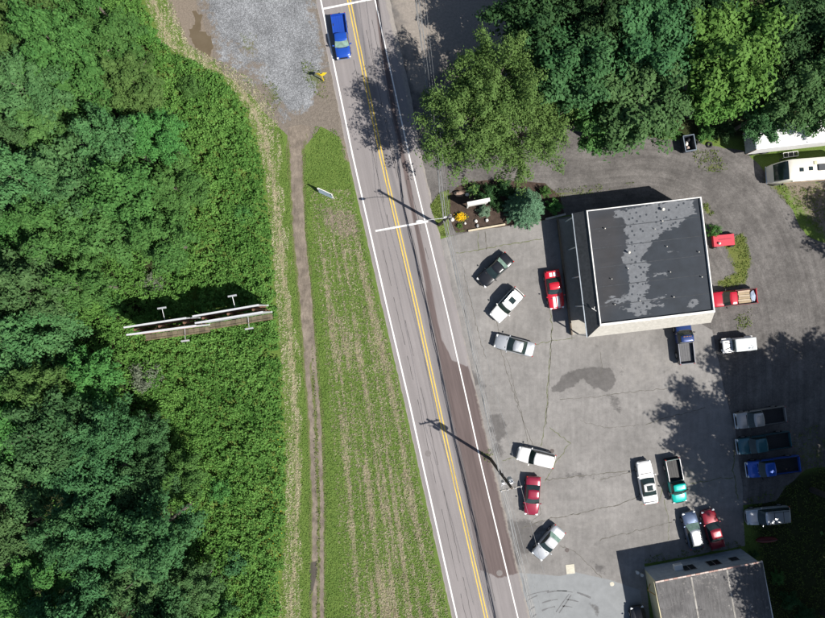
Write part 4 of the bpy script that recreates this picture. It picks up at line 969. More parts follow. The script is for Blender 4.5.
PICK = {}
PICK['grey'] = vehicle('pickup', (735.5, 421.3), (785, 413.8), 'silver grey pickup, topmost of the four in the shaded row', cp('dark_silver_paint', (.42, .41, .39), .4), 1.95, 'vehicles in the shaded row', cab=.0, cablen=.25)
vehicle('pickup', (737.2, 446.9), (790, 438.9), 'dark teal pickup, second of the shaded row', cp('dark_teal_paint', (.035, .13, .16), .3), 1.95, 'vehicles in the shaded row', cab=.0, cablen=.26)
vehicle('pickup', (746.5, 470), (799.3, 463.2), 'vivid blue pickup, third of the shaded row', cp('vivid_blue_paint', (.025, .11, .50), .2), 1.95, 'vehicles in the shaded row', cab=.02, cablen=.24)
vehicle('van', (745.8, 517.6), (789.5, 513.2), 'silver minivan with roof rack, lowest of the shaded row', SILV, 1.9, 'vehicles in the shaded row', rails=BLK, crossbars=True)
vehicle('coupe', (643.4, 461), (651, 503.8), 'long white coupe with sunroof beside the teal pickup', WHT, 1.86, sunroof=-.05)
vehicle('pickup', (679.6, 502), (671.3, 458.3), 'bright teal pickup with dark bed, parked in dappled shade', cp('bright_teal_paint', (.0, .42, .36), .1), 1.78, cab=.02, cablen=.22, bed_paint=cp('dark_teal_bed', (.015, .06, .06)), chrome=BLK, rail=CHR)
vehicle('hatch', (688.2, 511.8), (697, 548.4), 'blue hooded hatchback with silver roof, left of the dark red sedan', cp('slate_blue_paint', (.10, .14, .23), .4), 1.74, roof_mat=SILV, rails=BLK, glass=(PGL, CGL, CGL))
vehicle('sedan', (707.5, 510), (718.3, 548.2), 'dark red sedan close to the old low building', cp('dark_red_paint', (.24, .014, .028), .2), 1.76)
vehicle('sedan', (636.8, 606.5), (643, 644), 'black car at the bottom edge beside the old low building', cp('black_paint', (.012, .013, .016)), 1.76)
# lumber and tarp in the red truck
f, r = W(710, 300.2, .75), W(756.2, 295.5, .75); d = (f - r).normalized(); a = math.atan2(d.y, d.x)
c = r + d * 1.45; e = empty('lumber_stack', (c.x, c.y, .745), a, 'tan boards stacked in the bed of the red pickup', 'lumber')
LUM = [M('tan_board', (.36, .28, .18), .85), M('pale_board', (.44, .36, .26), .85)]
for k in range(6):
    for j in range(2): MB().box((.15 * (j - .5) + RNG.uniform(-.06, .06), -.62 + .25 * k, .06 + .11 * j), (1.35, .22, .1), RNG.uniform(-.03, .03)).build('board', LUM[(k + j) % 2], e)
c = r + d * .5; mb = MB(); mb.blob((0, 0, .17), (.32, .66, .19), 5, 10, 6, .2)
o = mb.build('folded_tarp', M('blue_grey_tarp', (.30, .36, .46), .6), loc=(c.x, c.y, .745)); o.rotation_euler.z = a; tag(o, 'blue grey folded tarp at the tail of the red pickup bed', 'tarp')

# ------------------------------------------------------------------ motorhome and box trailer, top right
MHW = cp('motorhome_cream', (.76, .73, .64), 0, .4)
z_ = 1.6; f, r = W(771, 173.5, z_), W(860, 166.5, z_); d = (r - f); a = math.atan2(-d.y, -d.x); Lm = 9.2; mid = f + d.normalized() * Lm / 2; mid.z = .005
e = empty('motorhome', mid, a, 'cream white motorhome with dark windshield at the right edge', 'motorhome')
h, hw, ht = Lm / 2, 1.2, 3.05
mb = MB(); sts = [(-h, hw * .98, ht - .03, .5), (-h + .1, hw, ht, .42), (0, hw, ht, .42), (h - 1.75, hw, ht, .42), (h - 1.3, hw * .985, ht - .06, .42), (h - .95, hw * .96, ht - .3, .42), (h - .6, hw * .93, ht - .85, .42), (h - .25, hw * .88, 1.6, .44), (h - .06, hw * .78, 1.15, .5), (h, hw * .6, .95, .55)]
for x_, w_, zt_, zb_ in sts:
    half = [(0, zb_), (w_ * .92, zb_), (w_, zb_ + .15), (w_, zt_ - .2), (w_ * .97, zt_ - .06), (w_ * .88, zt_)]; ring = half + [(0, zt_ + .03)] + [(-p, q_) for p, q_ in reversed(half[1:])]; nn = len(ring); mb.v += [(x_, p, q_) for p, q_ in ring]
for i_ in range(len(sts) - 1):
    for k in range(nn): mb.f.append((i_ * nn + k, (i_ + 1) * nn + k, (i_ + 1) * nn + (k + 1) % nn, i_ * nn + (k + 1) % nn))
mb.f += [tuple(range(nn)), tuple((len(sts) - 1) * nn + k for k in range(nn - 1, -1, -1))]
body = mb.build('body', MHW, e, True)
mb = MB(); E = .02
for x_, w_, zt_ in ((h - 1.22, hw * .93, ht - .06), (h - .95, hw * .92, ht - .29), (h - .6, hw * .89, ht - .83), (h - .27, hw * .83, 1.63)):
    mb.v += [(x_ + E, w_ * u * .93, zt_ + .03 + (.025 if abs(u) < .9 else 0)) for u in (-1, -.5, 0, .5, 1)]
for i_ in range(3):
    for k in range(4): mb.f.append((i_ * 5 + k, (i_ + 1) * 5 + k, (i_ + 1) * 5 + k + 1, i_ * 5 + k + 1))
mb.build('windshield', CGL, e, True)
MB().box((-.3, 0, ht + .07), (.95, .7, .22), 0, .05).build('air_conditioner', M('dark_ac', (.05, .055, .06), .6), body)
for x_, y_ in ((h - 2.6, .1), (h - 3.65, .05)): MB().box((x_, y_, ht + .06), (.42, .42, .1), 0, .02).build('roof_hatch', CGL, body)
MB().box((h - 4.2, -.55, ht + .05), (.36, .36, .08), 0, .02).build('roof_vent', M('yellowed_plastic', (.6, .56, .36), .6), body)
MB().box((-h + 1.2, .2, ht + .07), (.5, .5, .12), 0, .02).build('roof_hatch', CGL, body)
for s_ in (-1, 1):
    for x_, w_ in ((h - 2.6, 1.2), (h - 4.6, 1.5), (h - 6.6, 1.3)): MB().box((x_, s_ * (hw + .005), 2.15), (w_, .03, .7), 0, .01).build('side_window', CGL, e)
    MB().box((-.4, s_ * (hw + .005), 1.2), (Lm - 2.2, .02, .22)).build('stripe', M('brown_stripe', (.28, .17, .1), .5), e)
    MB().box((h - .95, s_ * (hw + .22), 2.0), (.1, .22, .36), 0, .03).build('mirror', BLK, e)
    MB().box((h - .06, s_ * .75, .95), (.14, .3, .18), 0, .03).build('headlight', HL, e)
MB().tube([(h - 1.6, hw + .07, 2.85), (-h + 1.0, hw + .07, 2.85)], .07, 8).build('awning', MHW, e)
MB().box((h + .0, 0, .6), (.16, 2.0, .22), 0, .04).build('bumper', CHR, e)
wheels(e, Lm, 2.4, (h - 1.2, -h + 2.6), .42)

q = W(741, 156.8); a = math.radians(6.4)
TH = 3.35; e = empty('box_trailer', q, a, 'long white box trailer under the trees at the right edge', 'trailer')
TWH = M('trailer_white', (.80, .80, .79), .5, var=.06, scale=1); Lt = 13.0; wt = 2.5
MB().box((Lt / 2, wt / 2, (TH + 1.0) / 2), (Lt, wt, TH - 1.0), 0, .03).build('box', TWH, e)
for k in range(11): MB().box((.6 + 1.2 * k, wt / 2, TH + .006), (.05, wt - .1, .012)).build('roof_bow', M('trailer_bow', (.7, .7, .7), .5), e)
DOOR = M('shade_blue_door', (.34, .39, .44), .6, var=.15)  # blue-grey shade of the west-facing end is put into the door colour
for s_ in (0, 1):
    o = MB().box((-.03, .64 + s_ * 1.22, (TH + 1.06) / 2), (.06, 1.16, TH - 1.16), 0, .01).build('door', DOOR, e)
    MB().tube([(-.08, 1.05 + s_ * .4, 1.1), (-.08, 1.05 + s_ * .4, TH - .15)], .025, 6).build('lock_bar', GALV, o)
    MB().box((-.03, wt * s_, (TH + 1) / 2), (.08, .07, TH - 1.0)).build('corner_post', M('tan_post', (.48, .38, .28), .7), e)
MB().box((Lt / 2, wt / 2, .9), (Lt - .3, 1.1, .2)).build('chassis', BLK, e)
for x_ in (1.3, 2.5):
    for s_ in (.22, wt - .22): w_ = MB().tube([(x_, s_ - .2, .48), (x_, s_ + .2, .48)], .48, 18).build('wheel', TYRE, e); MB().tube([(x_, s_ - .21, .48), (x_, s_ + .21, .48)], .26, 12).build('rim', RIM, w_)
for s_ in (.5, wt - .5): MB().box((Lt - 2.2, s_, .42), (.14, .14, .84)).build('landing_leg', BLK, e)

# white tubular cart between trailer and motorhome
q = W(788, 155.5); e = empty('hand_cart', q, math.radians(8), 'white tubular cart between the trailer and the motorhome', 'cart')
mb = MB()
for y_ in (-.28, .28): mb.tube([(-.85, y_, .55), (.85, y_, .55)], .035, 6)
for x_ in (-.85, -.3, .3, .85): mb.tube([(x_, -.28, .55), (x_, .28, .55)], .03, 6)
for x_ in (-.8, .8):
    for y_ in (-.28, .28): mb.tube([(x_, y_, .1), (x_, y_, .55)], .03, 6)
mb.build('frame', WHITE, e); MB().box((.05, 0, .42), (1.2, .45, .08)).build('tray', BLK, e)
for x_ in (-.8, .8):
    for y_ in (-.32, .32): MB().tube([(x_, y_ - .03, .12), (x_, y_ + .03, .12)], .12, 12).build('wheel', TYRE, e)

# open skip with rubbish, tyres beside it
q = W(685.3, 145.6); a = math.radians(10); e = empty('open_bin', q, a, 'small open dark bin with rubbish inside by the bushes', 'bin')
DKB = M('dark_blue_steel', (.035, .045, .065), .5); RIMB = M('bin_rim', (.22, .27, .33), .4)
Wb, Db, Hb = 1.2, 1.75, 1.25
for c, d in (((0, Db / 2 - .03, .7), (Wb, .06, Hb - .2)), ((0, -Db / 2 + .03, .7), (Wb, .06, Hb - .2)), ((-Wb / 2 + .03, 0, .7), (.06, Db - .125, Hb - .2)), ((Wb / 2 - .03, 0, .7), (.06, Db - .125, Hb - .2))): MB().box(c, d).build('side', DKB, e)
MB().box((0, 0, .2), (Wb - .13, Db - .13, .08)).build('floor', DKB, e)
for c, d in (((0, Db / 2, Hb - .07), (Wb + .1, .12, .07)), ((0, -Db / 2, Hb - .07), (Wb + .1, .12, .07)), ((-Wb / 2, 0, Hb - .07), (.12, Db - .13, .07)), ((Wb / 2, 0, Hb - .07), (.12, Db - .13, .07))): MB().box(c, d).build('rim', RIMB, e)
for x_ in (-.5, .5):
    for y_ in (-.75, .75): MB().tube([(x_ - .03, y_, .08), (x_ + .03, y_, .08)], .08, 10).build('castor', TYRE, e)
for k, (x_, y_, m_, lb) in enumerate(((-.15, .1, M('white_bag', (.7, .66, .6), .5), 'white rubbish bag inside the open dark bin'), (-.1, -.42, M('tan_bag', (.5, .4, .36), .6), 'tan rubbish bag inside the open dark bin'), (.2, .5, M('black_bag', (.03, .03, .035), .4), 'black rubbish bag inside the open dark bin'))):
    p = Matrix.Rotation(a, 3, 'Z') @ Vector((x_, y_, 0)); o = MB().blob((0, 0, .3), (.24, .27, .3), k + 4, 10, 7, .15).build('rubbish_bag', m_, loc=(q.x + p.x, q.y + p.y, .24), smooth=True); tag(o, lb, 'bag', 'bags in the bin')
for k, (px, py, lean) in enumerate(((695, 142.5, .5), (699.5, 140.5, .2), (709, 145, -.3))):
    p = W(px, py); mb = MB(); n1, n2, R_, r_ = 16, 8, .27, .1
    for i_ in range(n1):
        b_ = 2 * math.pi * i_ / n1
        for j in range(n2): c_ = 2 * math.pi * j / n2; mb.v.append(((R_ + r_ * math.cos(c_)) * math.cos(b_), (R_ + r_ * math.cos(c_)) * math.sin(b_), r_ + r_ * math.sin(c_)))
    for i_ in range(n1):
        for j in range(n2): mb.f.append((i_ * n2 + j, ((i_ + 1) % n1) * n2 + j, ((i_ + 1) % n1) * n2 + (j + 1) % n2, i_ * n2 + (j + 1) % n2))
    o = mb.build('old_tyre', TYRE, loc=(p.x, p.y, .01), smooth=True); tag(o, ('old black tyre nearest the open dark bin', 'old black tyre in the middle, between the bin and the trailer', 'old black tyre nearest the trailer doors')[k], 'tyre', 'old tyres')

# red cart beside the building
q = W(720.5, 241); a = math.radians(6); e = empty('red_cart', q, a, 'small red lidded cart beside the black roofed building', 'cart')
REDC = M('red_cart_paint', (.50, .035, .06), .45, var=.1)
MB().box((0, 0, .52), (2.35, 1.25, .5), 0, .03).build('tub', REDC, e); MB().box((0, 0, .80), (2.45, 1.32, .06), 0, .02).build('lid', REDC, e)
MB().box((.1, .12, .842), (1.5, .09, .02)).build('lid_ridge', M('dark_red_ridge', (.30, .02, .04), .5), e)
for x_, y_ in ((-.95, -.74), (-.95, .74), (1.05, -.74), (1.05, .74)):
    w_ = MB().tube([(x_, y_ - .09, .27), (x_, y_ + .09, .27)], .27, 14).build('wheel', TYRE, e); MB().tube([(x_, y_ - .1, .27), (x_, y_ + .1, .27)], .14, 10).build('rim', M('rim_white', (.6, .6, .58), .5), w_)
MB().tube([(1.2, .3, .5), (1.5, .5, .6), (1.55, .55, .95)], .04, 6).build('handle', BLK, e)
mb = MB(); mb.blob((0, 0, .14), (.16, .16, .14), 2, 10, 6, .05); p = Matrix.Rotation(a, 3, 'Z') @ Vector((-.62, -.32, 0)); tag(mb.build('round_tub', M('pale_tub', (.62, .64, .60), .5), loc=(q.x + p.x, q.y + p.y, .832), smooth=True), 'small pale round tub on the red cart lid', 'tub')
# upturned red canoe in the shade
q = W(766, 539.5); e = empty('canoe', q, math.radians(3), 'dark red upturned canoe in the shaded grass beside the old building', 'canoe')
mb = MB(); N_ = 12
for i_ in range(N_ + 1):
    u = -1 + 2 * i_ / N_; w_ = max(.02, .38 * (1 - u * u) ** .6); hh = .34 * (1 - .25 * u * u); mb.v += [(u * 1.3, w_ * math.cos(math.pi * k / 6), .02 + hh * math.sin(math.pi * k / 6)) for k in range(7)]
for i_ in range(N_):
    for k in range(6): mb.f.append((i_ * 7 + k, (i_ + 1) * 7 + k, (i_ + 1) * 7 + k + 1, i_ * 7 + k + 1))
mb.build('hull', M('canoe_red', (.11, .012, .014), .5), e, True); MB().tube([(-1.25, 0, .30), (0, 0, .37), (1.25, 0, .30)], .025, 6).build('keel', BLK, e)

# ================================================================== vegetation
BARKD = M('bark_dark', (.045, .038, .032), .95, var=.3, scale=2)
BARK = M('bark_grey', (.15, .13, .11), .95, var=.3, scale=2)
LEAF = {'locust': leafmat('leaf_grey_green', (.040, .110, .036), (.112, .222, .080)), 'olive': leafmat('leaf_olive', (.044, .112, .028), (.118, .222, .062)), 'airy': leafmat('leaf_airy', (.062, .122, .030), (.145, .232, .066)),
        'mid': leafmat('leaf_mid_green', (.036, .115, .028), (.105, .235, .060)), 'bright': leafmat('leaf_bright', (.060, .145, .026), (.135, .265, .060)),
        'blue': leafmat('leaf_blue_green', (.030, .100, .036), (.082, .190, .070)), 'dark': leafmat('leaf_dark', (.022, .065, .024), (.058, .125, .042)),
        'spruce': leafmat('needle_blue', (.050, .125, .070), (.150, .275, .160), .1), 'vine': leafmat('leaf_vine', (.034, .108, .018), (.165, .315, .072), .25),
        'flower': leafmat('petal_yellow', (.65, .33, .01), (.80, .50, .02), .2), 'silver': leafmat('leaf_silver', (.08, .14, .09), (.17, .24, .15), .2), 'grass': leafmat('blade_green', (.095, .160, .030), (.215, .290, .080), .25), 'hay': leafmat('blade_hay', (.27, .235, .155), (.54, .49, .36), .15), 'greyshrub': leafmat('leaf_grey_twig', (.10, .13, .085), (.18, .21, .15), .15)}

def crown(seed, R, Hc, z0, nbr, nleaf, leaf, flat=.7, per=9, cr=(.10, .19), aspect=.6, spread=.16, shrubby=False):
    """leafy crown: boughs fan out from the stem, leaf sprays sit along them, gaps stay between"""
    rg = np.random.default_rng(seed); C = []; A = []; r = []; br = []
    ph0 = rg.uniform(0, 6.28)
    for b in range(nbr):
        ph = ph0 + b * 2.39996 + rg.normal() * .25; u = (b + .5) / nbr
        cz = np.clip(-.25 + 1.2 * u + rg.normal() * .1, -.3, .98); sr = math.sqrt(max(0, 1 - cz * cz))
        ln = rg.uniform(.72, 1.12) * (1.0 if rg.random() > .2 else .75)
        d = np.array([math.cos(ph) * sr, math.sin(ph) * sr, cz]); tone = rg.random()
        side = np.cross(d, (0, 0, 1.0)); side /= max(np.linalg.norm(side), 1e-3); upv = np.cross(side, d)
        for q in range(per):
            t = (.38 + .62 * ((q + rg.random()) / per)) * ln; w = spread * (1.25 - .55 * t)
            off = side * rg.normal() * w + upv * rg.normal() * w * .55
            p = (d * t + off) * np.array([R, R, Hc]); p[2] += Hc * (.10 * (1 - (t - .6) ** 2) - .06 * t * t * sr)
            C.append(p); A.append(d); r.append(rg.uniform(*cr) * R * (1.2 - .35 * t)); br.append(tone)
    C = np.array(C); C[:, 2] = np.maximum(C[:, 2] + z0, z0 - Hc * .35); A = np.array(A); r = np.array(r); br = np.array(br); nc = len(C)
    k = np.repeat(np.arange(nc), nleaf); n = len(k)
    d = rg.normal(size=(n, 3)); d /= np.linalg.norm(d, axis=1)[:, None]
    rr = (r[k] * rg.uniform(.35, 1.1, n) ** .5)[:, None]
    P = C[k] + d * rr * np.array([1, 1, flat]) + A[k] * (rg.normal(size=n) * r[k] * .45)[:, None]
    P[:, 2] = np.maximum(P[:, 2], .05)
    N = d * .95 + A[k] * .2 + np.array([0, 0, .7]) + rg.normal(size=(n, 3)) * .3
    tint = np.clip(.25 * br[k] + .25 * rg.random(nc)[k] + .55 * rg.random(n) ** 1.2, 0, 1)
    return leaves('crown', P, N, leaf * rg.uniform(.6, 1.35, n), tint, aspect), C
def trunkmesh(seed, C, h0, r0, top, nl=12):
    rg = random.Random(seed); mb = MB(); jx, jy = rg.uniform(-.3, .3), rg.uniform(-.3, .3)
    P = [Vector((0, 0, -.4)), Vector((jx * .4, jy * .4, h0 * .5)), Vector((jx, jy, h0)), Vector((jx * .6, jy * .6, top))]
    mb.tube(P, [r0 * 1.15, r0 * .85, r0 * .65, r0 * .15], 8)
    for i_ in rg.sample(range(len(C)), min(nl, len(C))):
        e = Vector(C[i_]); s_ = Vector((jx, jy, h0 + rg.uniform(-.12, .5) * (top - h0))); m_ = s_.lerp(e, .5) + Vector((rg.uniform(-.2, .2), rg.uniform(-.2, .2), rg.uniform(.1, .5)))
        mb.tube([s_, m_, e], [r0 * .36, r0 * .2, r0 * .05], 5)
    return mb.mesh('trunk', True)
KIND = {}
def species(key, leafkey, seed, R, Hc, z0, nclus, nleaf, leaf, **kw):
    out = []
    for v in range(2):
        me, C = crown(seed + v * 50, R, Hc, z0, nclus, nleaf, leaf, **kw); me.materials.append(LEAF[leafkey])
        tm = trunkmesh(seed + v, C, z0 - Hc * .3, .045 * R + .06, z0 + Hc * .55); tm.materials.append(BARKD if key == 'dark' else BARK)
        out.append((me, tm))
    KIND[key] = (out, z0 + Hc)
species('locust', 'locust', 11, 3.9, 4.8, 7.4, 19, 84, .29, flat=.65, per=8, cr=(.11, .19), spread=.16)
species('olive', 'olive', 21, 3.8, 5.2, 7.2, 18, 84, .29, flat=.75, per=8, cr=(.10, .18), spread=.14)
species('mid', 'mid', 31, 3.9, 4.8, 7.2, 19, 80, .30, flat=.65, per=8, cr=(.11, .19), spread=.16)
species('blue', 'blue', 41, 4.0, 5.0, 7.4, 20, 88, .29, flat=.65, per=8, cr=(.12, .20), spread=.16)
species('bright', 'bright', 51, 4.0, 4.0, 6.8, 22, 66, .30, flat=.55, per=9, spread=.15)
species('dark', 'dark', 61, 3.9, 4.4, 7.2, 24, 66, .27, flat=.6)
species('airy', 'airy', 71, 4.4, 3.6, 6.2, 32, 66, .21, flat=.5, spread=.15, aspect=.46, cr=(.08, .16))
def tree(kind, ix, iy, h_, rpx, label, group, ground=False, name='broadleaf_tree', cz=.78):
    """crown seen at picture position ix, iy (or at ground position when ground=True)"""
    ms, top = KIND[kind]; me, tm = ms[RNG.randrange(2)]
    q = W(ix, iy, 0 if ground else h_ * cz); q.z = 0
    e = empty(name, q, RNG.uniform(0, 6.28), label, 'tree', group)
    sz = h_ / top; R0 = 3.7; sx = rpx / S * (1 - (0 if ground else h_ * .7) / H) / R0
    e.scale = (sx, sx * RNG.uniform(.92, 1.08), sz)
    for nm, m_ in (('crown', me), ('trunk', tm)): link(nm, m_, None, e)
    return e

# the wood on the left, in ranks from the top of the picture to the bottom
EDGE = yx([(-40, 100), (0, 118), (60, 132), (120, 158), (180, 186), (225, 182), (262, 120), (290, 78), (340, 88), (400, 128), (460, 168), (520, 196), (580, 208), (650, 215)])
LOOK = {'locust': 'grey-green', 'olive': 'olive green', 'mid': 'mid green', 'blue': 'blue-green', 'dark': 'dark green'}
rows = np.arange(-22, 660, 51.0)
def zone(x_, y_):
    u = RNG.random()
    if y_ < 95: return 'mid' if u < .5 else ('olive' if u < .7 else ('blue' if u < .85 else 'locust'))
    if y_ < 150: return 'olive' if u < .6 else 'locust'
    if y_ < 280: return ('olive' if u < .75 else 'mid') if x_ > 80 else ('locust' if u < .8 else 'mid')
    if y_ < 420: return 'locust' if u < .7 else ('mid' if u < .9 else 'olive')
    return 'blue' if u < .5 else ('locust' if u < .8 else 'mid')
for j, y_ in enumerate(rows):
    lim = float(EDGE(y_)); step = 54.0; x_ = -30 + (j % 2) * 22; k = 0
    while x_ < lim + 2:
        xx, yy = x_ + RNG.uniform(-7, 7), y_ + RNG.uniform(-8, 8); kd = zone(xx, yy) if lim - x_ > 45 or RNG.random() < .35 else 'mid'; edgef = min(1, max(0, (lim - x_) / 60))
        h_ = RNG.uniform(9.5, 17.5) * (.72 + .28 * edgef); r_ = RNG.uniform(29, 43) * (.80 + .16 * edgef)
        tree(kd, xx, yy, h_, r_, f'{LOOK[kd]} tree, {ORD[k]} from left in the {ORD[j]} rank down the left wood', 'trees of the left wood')
        k += 1; x_ += step * RNG.uniform(.85, 1.12)

for kd, ix, iy, h_, r_, lb in (('blue', 158, 606, 10.5, 34, 'blue-green tree near the bottom edge, closest to the undergrowth in the left wood'), ('locust', 62, 470, 11, 36, 'smaller grey-green tree at the middle of the lower left wood'), ('blue', 118, 500, 10, 34, 'smaller blue-green tree right of the middle of the lower left wood')):
    tree(kd, ix, iy, h_, r_, lb, 'trees of the left wood')
# trees at the top right
for kd, ix, iy, h_, r_, lb in [('airy', 472, 122, 14.0, 48, 'airy olive green tree overhanging the roadside, leftmost of the right-hand trees'), ('airy', 524, 128, 12.0, 44, 'airy olive green tree above the planting bed'),
                               ('airy', 500, 78, 15.5, 46, 'airy branching tree above the leftmost airy tree'), ('blue', 575, 62, 14.5, 48, 'tall blue-green tree near the top of the picture, above the driveway'), ('dark', 535, 12, 13.0, 44, 'dark green tree at the top edge beside the bare dirt'),
                               ('dark', 600, 5, 14, 46, 'dark green tree at the top edge above the tall blue-green tree'), ('olive', 605, 118, 9.5, 36, 'olive tree fringing the driveway below the tall blue-green tree'), ('locust', 640, 98, 13.0, 50, 'broad grey-green tree left of the bright green tree'),
                               ('blue', 655, 30, 14.5, 52, 'blue-green tree at the top, up and left of the bright green tree'), ('bright', 735, 48, 14.0, 58, 'big bright green tree at the top right'), ('bright', 722, 92, 10.5, 34, 'smaller bright green tree below the big bright green tree'),
                               ('dark', 700, -12, 13, 44, 'dark green tree at the top edge, right of centre'), ('dark', 800, 18, 13.5, 48, 'dark green tree in the top right corner'), ('locust', 800, 84, 12.5, 40, 'grey-green tree above the white box trailer'),
                               ('blue', 768, 111, 8.5, 26, 'low blue-green tree overhanging the rear of the white trailer'), ('dark', 850, 60, 13, 46, 'dark tree at the right edge above the trailer'), ('locust', 832, 110, 9, 28, 'grey-green tree at the right edge overhanging the trailer'), ('dark', 560, -30, 13, 40, 'dark tree mostly beyond the top edge')]:
    tree(kd, ix, iy, h_, r_, lb, 'trees at the top right')
# tall trees beyond the right edge whose shade falls over the trucks
for k, (gx_, gy_, h_, r_) in enumerate([(812, 490, 22, 46), (858, 440, 21, 46), (880, 478, 22, 50), (838, 548, 22, 46), (922, 425, 20, 46), (895, 545, 22, 52), (822, 612, 20, 42), (880, 610, 21, 50), (845, 668, 20, 46), (935, 470, 22, 50), (905, 660, 21, 50), (945, 580, 22, 50), (905, 262, 15, 38)]):
    e = tree('dark', gx_, gy_, h_, r_, f'tall dark tree beyond the right edge, {ORD[k]} counted from the shaded trucks', 'tall trees beyond the right edge', True, 'tall_tree')

# shrubs
def shrubmesh(seed, leafkey, R, Hc, n=16, nl=52, leaf=.17, **kw):
    me, C = crown(seed, R, Hc, Hc * .42, n, nl, leaf, cr=(.18, .3), flat=.75, per=3, **kw); me.materials.append(LEAF[leafkey])
    mb = MB(); rg = random.Random(seed)
    for i_ in rg.sample(range(len(C)), 6): mb.tube([(0, 0, -.1), Vector(C[i_]) * .5, C[i_]], [.03, .022, .01], 5)
    sm = mb.mesh('stem'); sm.materials.append(BARK); return me, sm
SH = {k: shrubmesh(i_ * 7 + 3, lk, R, Hc) for i_, (k, lk, R, Hc) in enumerate((('mid', 'mid', 1.3, 1.7), ('dark', 'dark', 1.3, 1.6), ('bright', 'vine', 1.2, 1.3), ('blue', 'blue', 1.3, 1.7), ('grey', 'greyshrub', 1.4, 1.5), ('silver', 'silver', .7, .9)))}
def shrub(kind, px, py, rpx, h_, label, group=None, name='shrub'):
    me, sm = SH[kind]; R0, H0 = (1.3, 2.2) if kind != 'silver' else (.7, 1.2); q = W(px, py); e = empty(name, q, RNG.uniform(0, 6), label, 'shrub', group)
    e.scale = (rpx / S / R0, rpx / S / R0, h_ / H0); link('foliage', me, None, e); link('stem', sm, None, e); return e
shrub('grey', 156, 286, 13, 2.2, 'grey twiggy shrub above the left billboard', 'shrubs at the wood edge')
for px, py, r_, h_, kd, lb in [(178, 262, 12, 2.4, 'mid', 'rounded green shrub above the billboards'), (150, 375, 15, 2.6, 'grey', 'grey-green shrub below the left billboard'), (196, 92, 13, 2.6, 'mid', 'green shrub at the wood edge below the puddle'), (214, 110, 12, 2.2, 'bright', 'bright shrub at the wood edge near the gravel lot'), (152, 40, 12, 2.5, 'bright', 'bright shrub at the wood edge left of the puddle'),
                               (205, 430, 14, 2.6, 'bright', 'bright green shrub standing in the undergrowth far below the billboards'), (222, 488, 13, 2.4, 'mid', 'green shrub in the lower undergrowth'), (238, 560, 14, 2.6, 'blue', 'blue-green shrub in the undergrowth near the bottom'), (228, 606, 13, 2.6, 'blue', 'blue-green shrub at the bottom edge'), (120, 308, 12, 2.6, 'mid', 'green shrub at the left end of the billboards'), (228, 180, 12, 2.0, 'bright', 'bright shrub in the upper undergrowth'), (245, 215, 12, 2.0, 'mid', 'green shrub nearest the dirt track')]:
    shrub(kd, px, py, r_, h_, lb, 'shrubs at the wood edge')
for px, py, r_, h_, kd, lb in [(488, 195, 11, 1.8, 'dark', 'dark round shrub behind the bed sign'), (483.5, 212, 6.5, 1.2, 'silver', 'small silvery shrub in front of the bed sign'), (553, 207, 8, 1.5, 'mid', 'green shrub between the spruce and the building'), (544, 193, 6, 1.2, 'mid', 'small green shrub behind the spruce'), (459.5, 226, 3.4, .6, 'bright', 'small bright green plant below the yellow flowers'), (503, 190, 10, 2.0, 'dark', 'dark shrub left of the spruce'), (498, 206, 7, 1.2, 'dark', 'low dark shrub added for shade at the foot of the spruce'), (474, 190, 7, 1.2, 'dark', 'dark shrub added for shade right of the brown boulder')]:
    shrub(kd, px, py, r_, h_, lb, 'shrubs in the planting bed')  # last two dark shrubs are added to deepen the shadow in the bed
for px, py, r_, h_, kd, lb in [(596, 137, 11, 2.0, 'mid', 'green bush at the driveway edge, leftmost'), (630, 134, 12, 2.2, 'dark', 'dark bush at the driveway edge left of the bin'), (664, 132, 12, 2.4, 'mid', 'green bush just left of the open bin'), (703, 136, 9, 1.6, 'mid', 'green bush behind the old tyres'), (720, 133, 11, 2.2, 'dark', 'dark bush left of the trailer doors'), (711, 231, 7, 1.4, 'mid', 'green bush behind the red cart'), (702, 229, 4, 1.0, 'dark', 'dark weed clump against the building by the red cart'),
                               (786, 597, 10, 1.8, 'dark', 'dark bush right of the old low building'), (802, 612, 10, 1.6, 'dark', 'dark bush at the bottom right corner'), (752, 553, 5, 1.0, 'dark', 'dark weed clump at the old building corner'), (775, 575, 7, 1.2, 'mid', 'low green bush beside the old building')]:
    shrub(kd, px, py, r_, h_, lb, 'bushes around the lot')
# yellow flower clump
q = W(461, 217.5); e = empty('flower_clump', q, 0, 'clump of yellow orange flowers in the planting bed', 'flowers')
rg = np.random.default_rng(5); n = 260; P = rg.normal(size=(n, 3)) * (.26, .2, .06) + (0, 0, .45); m_ = leaves('flower', P, rg.normal(size=(n, 3)) * .4 + (0, 0, 1), .13, rg.random(n), .9); link('flower', m_, LEAF['flower'], e)
n = 300; P = rg.normal(size=(n, 3)) * (.28, .24, .12) + (0, 0, .25); P[:, 2] = np.abs(P[:, 2]); link('foliage', leaves('foliage', P, rg.normal(size=(n, 3)) + (0, 0, .8), .15, rg.random(n)), LEAF['mid'], e)
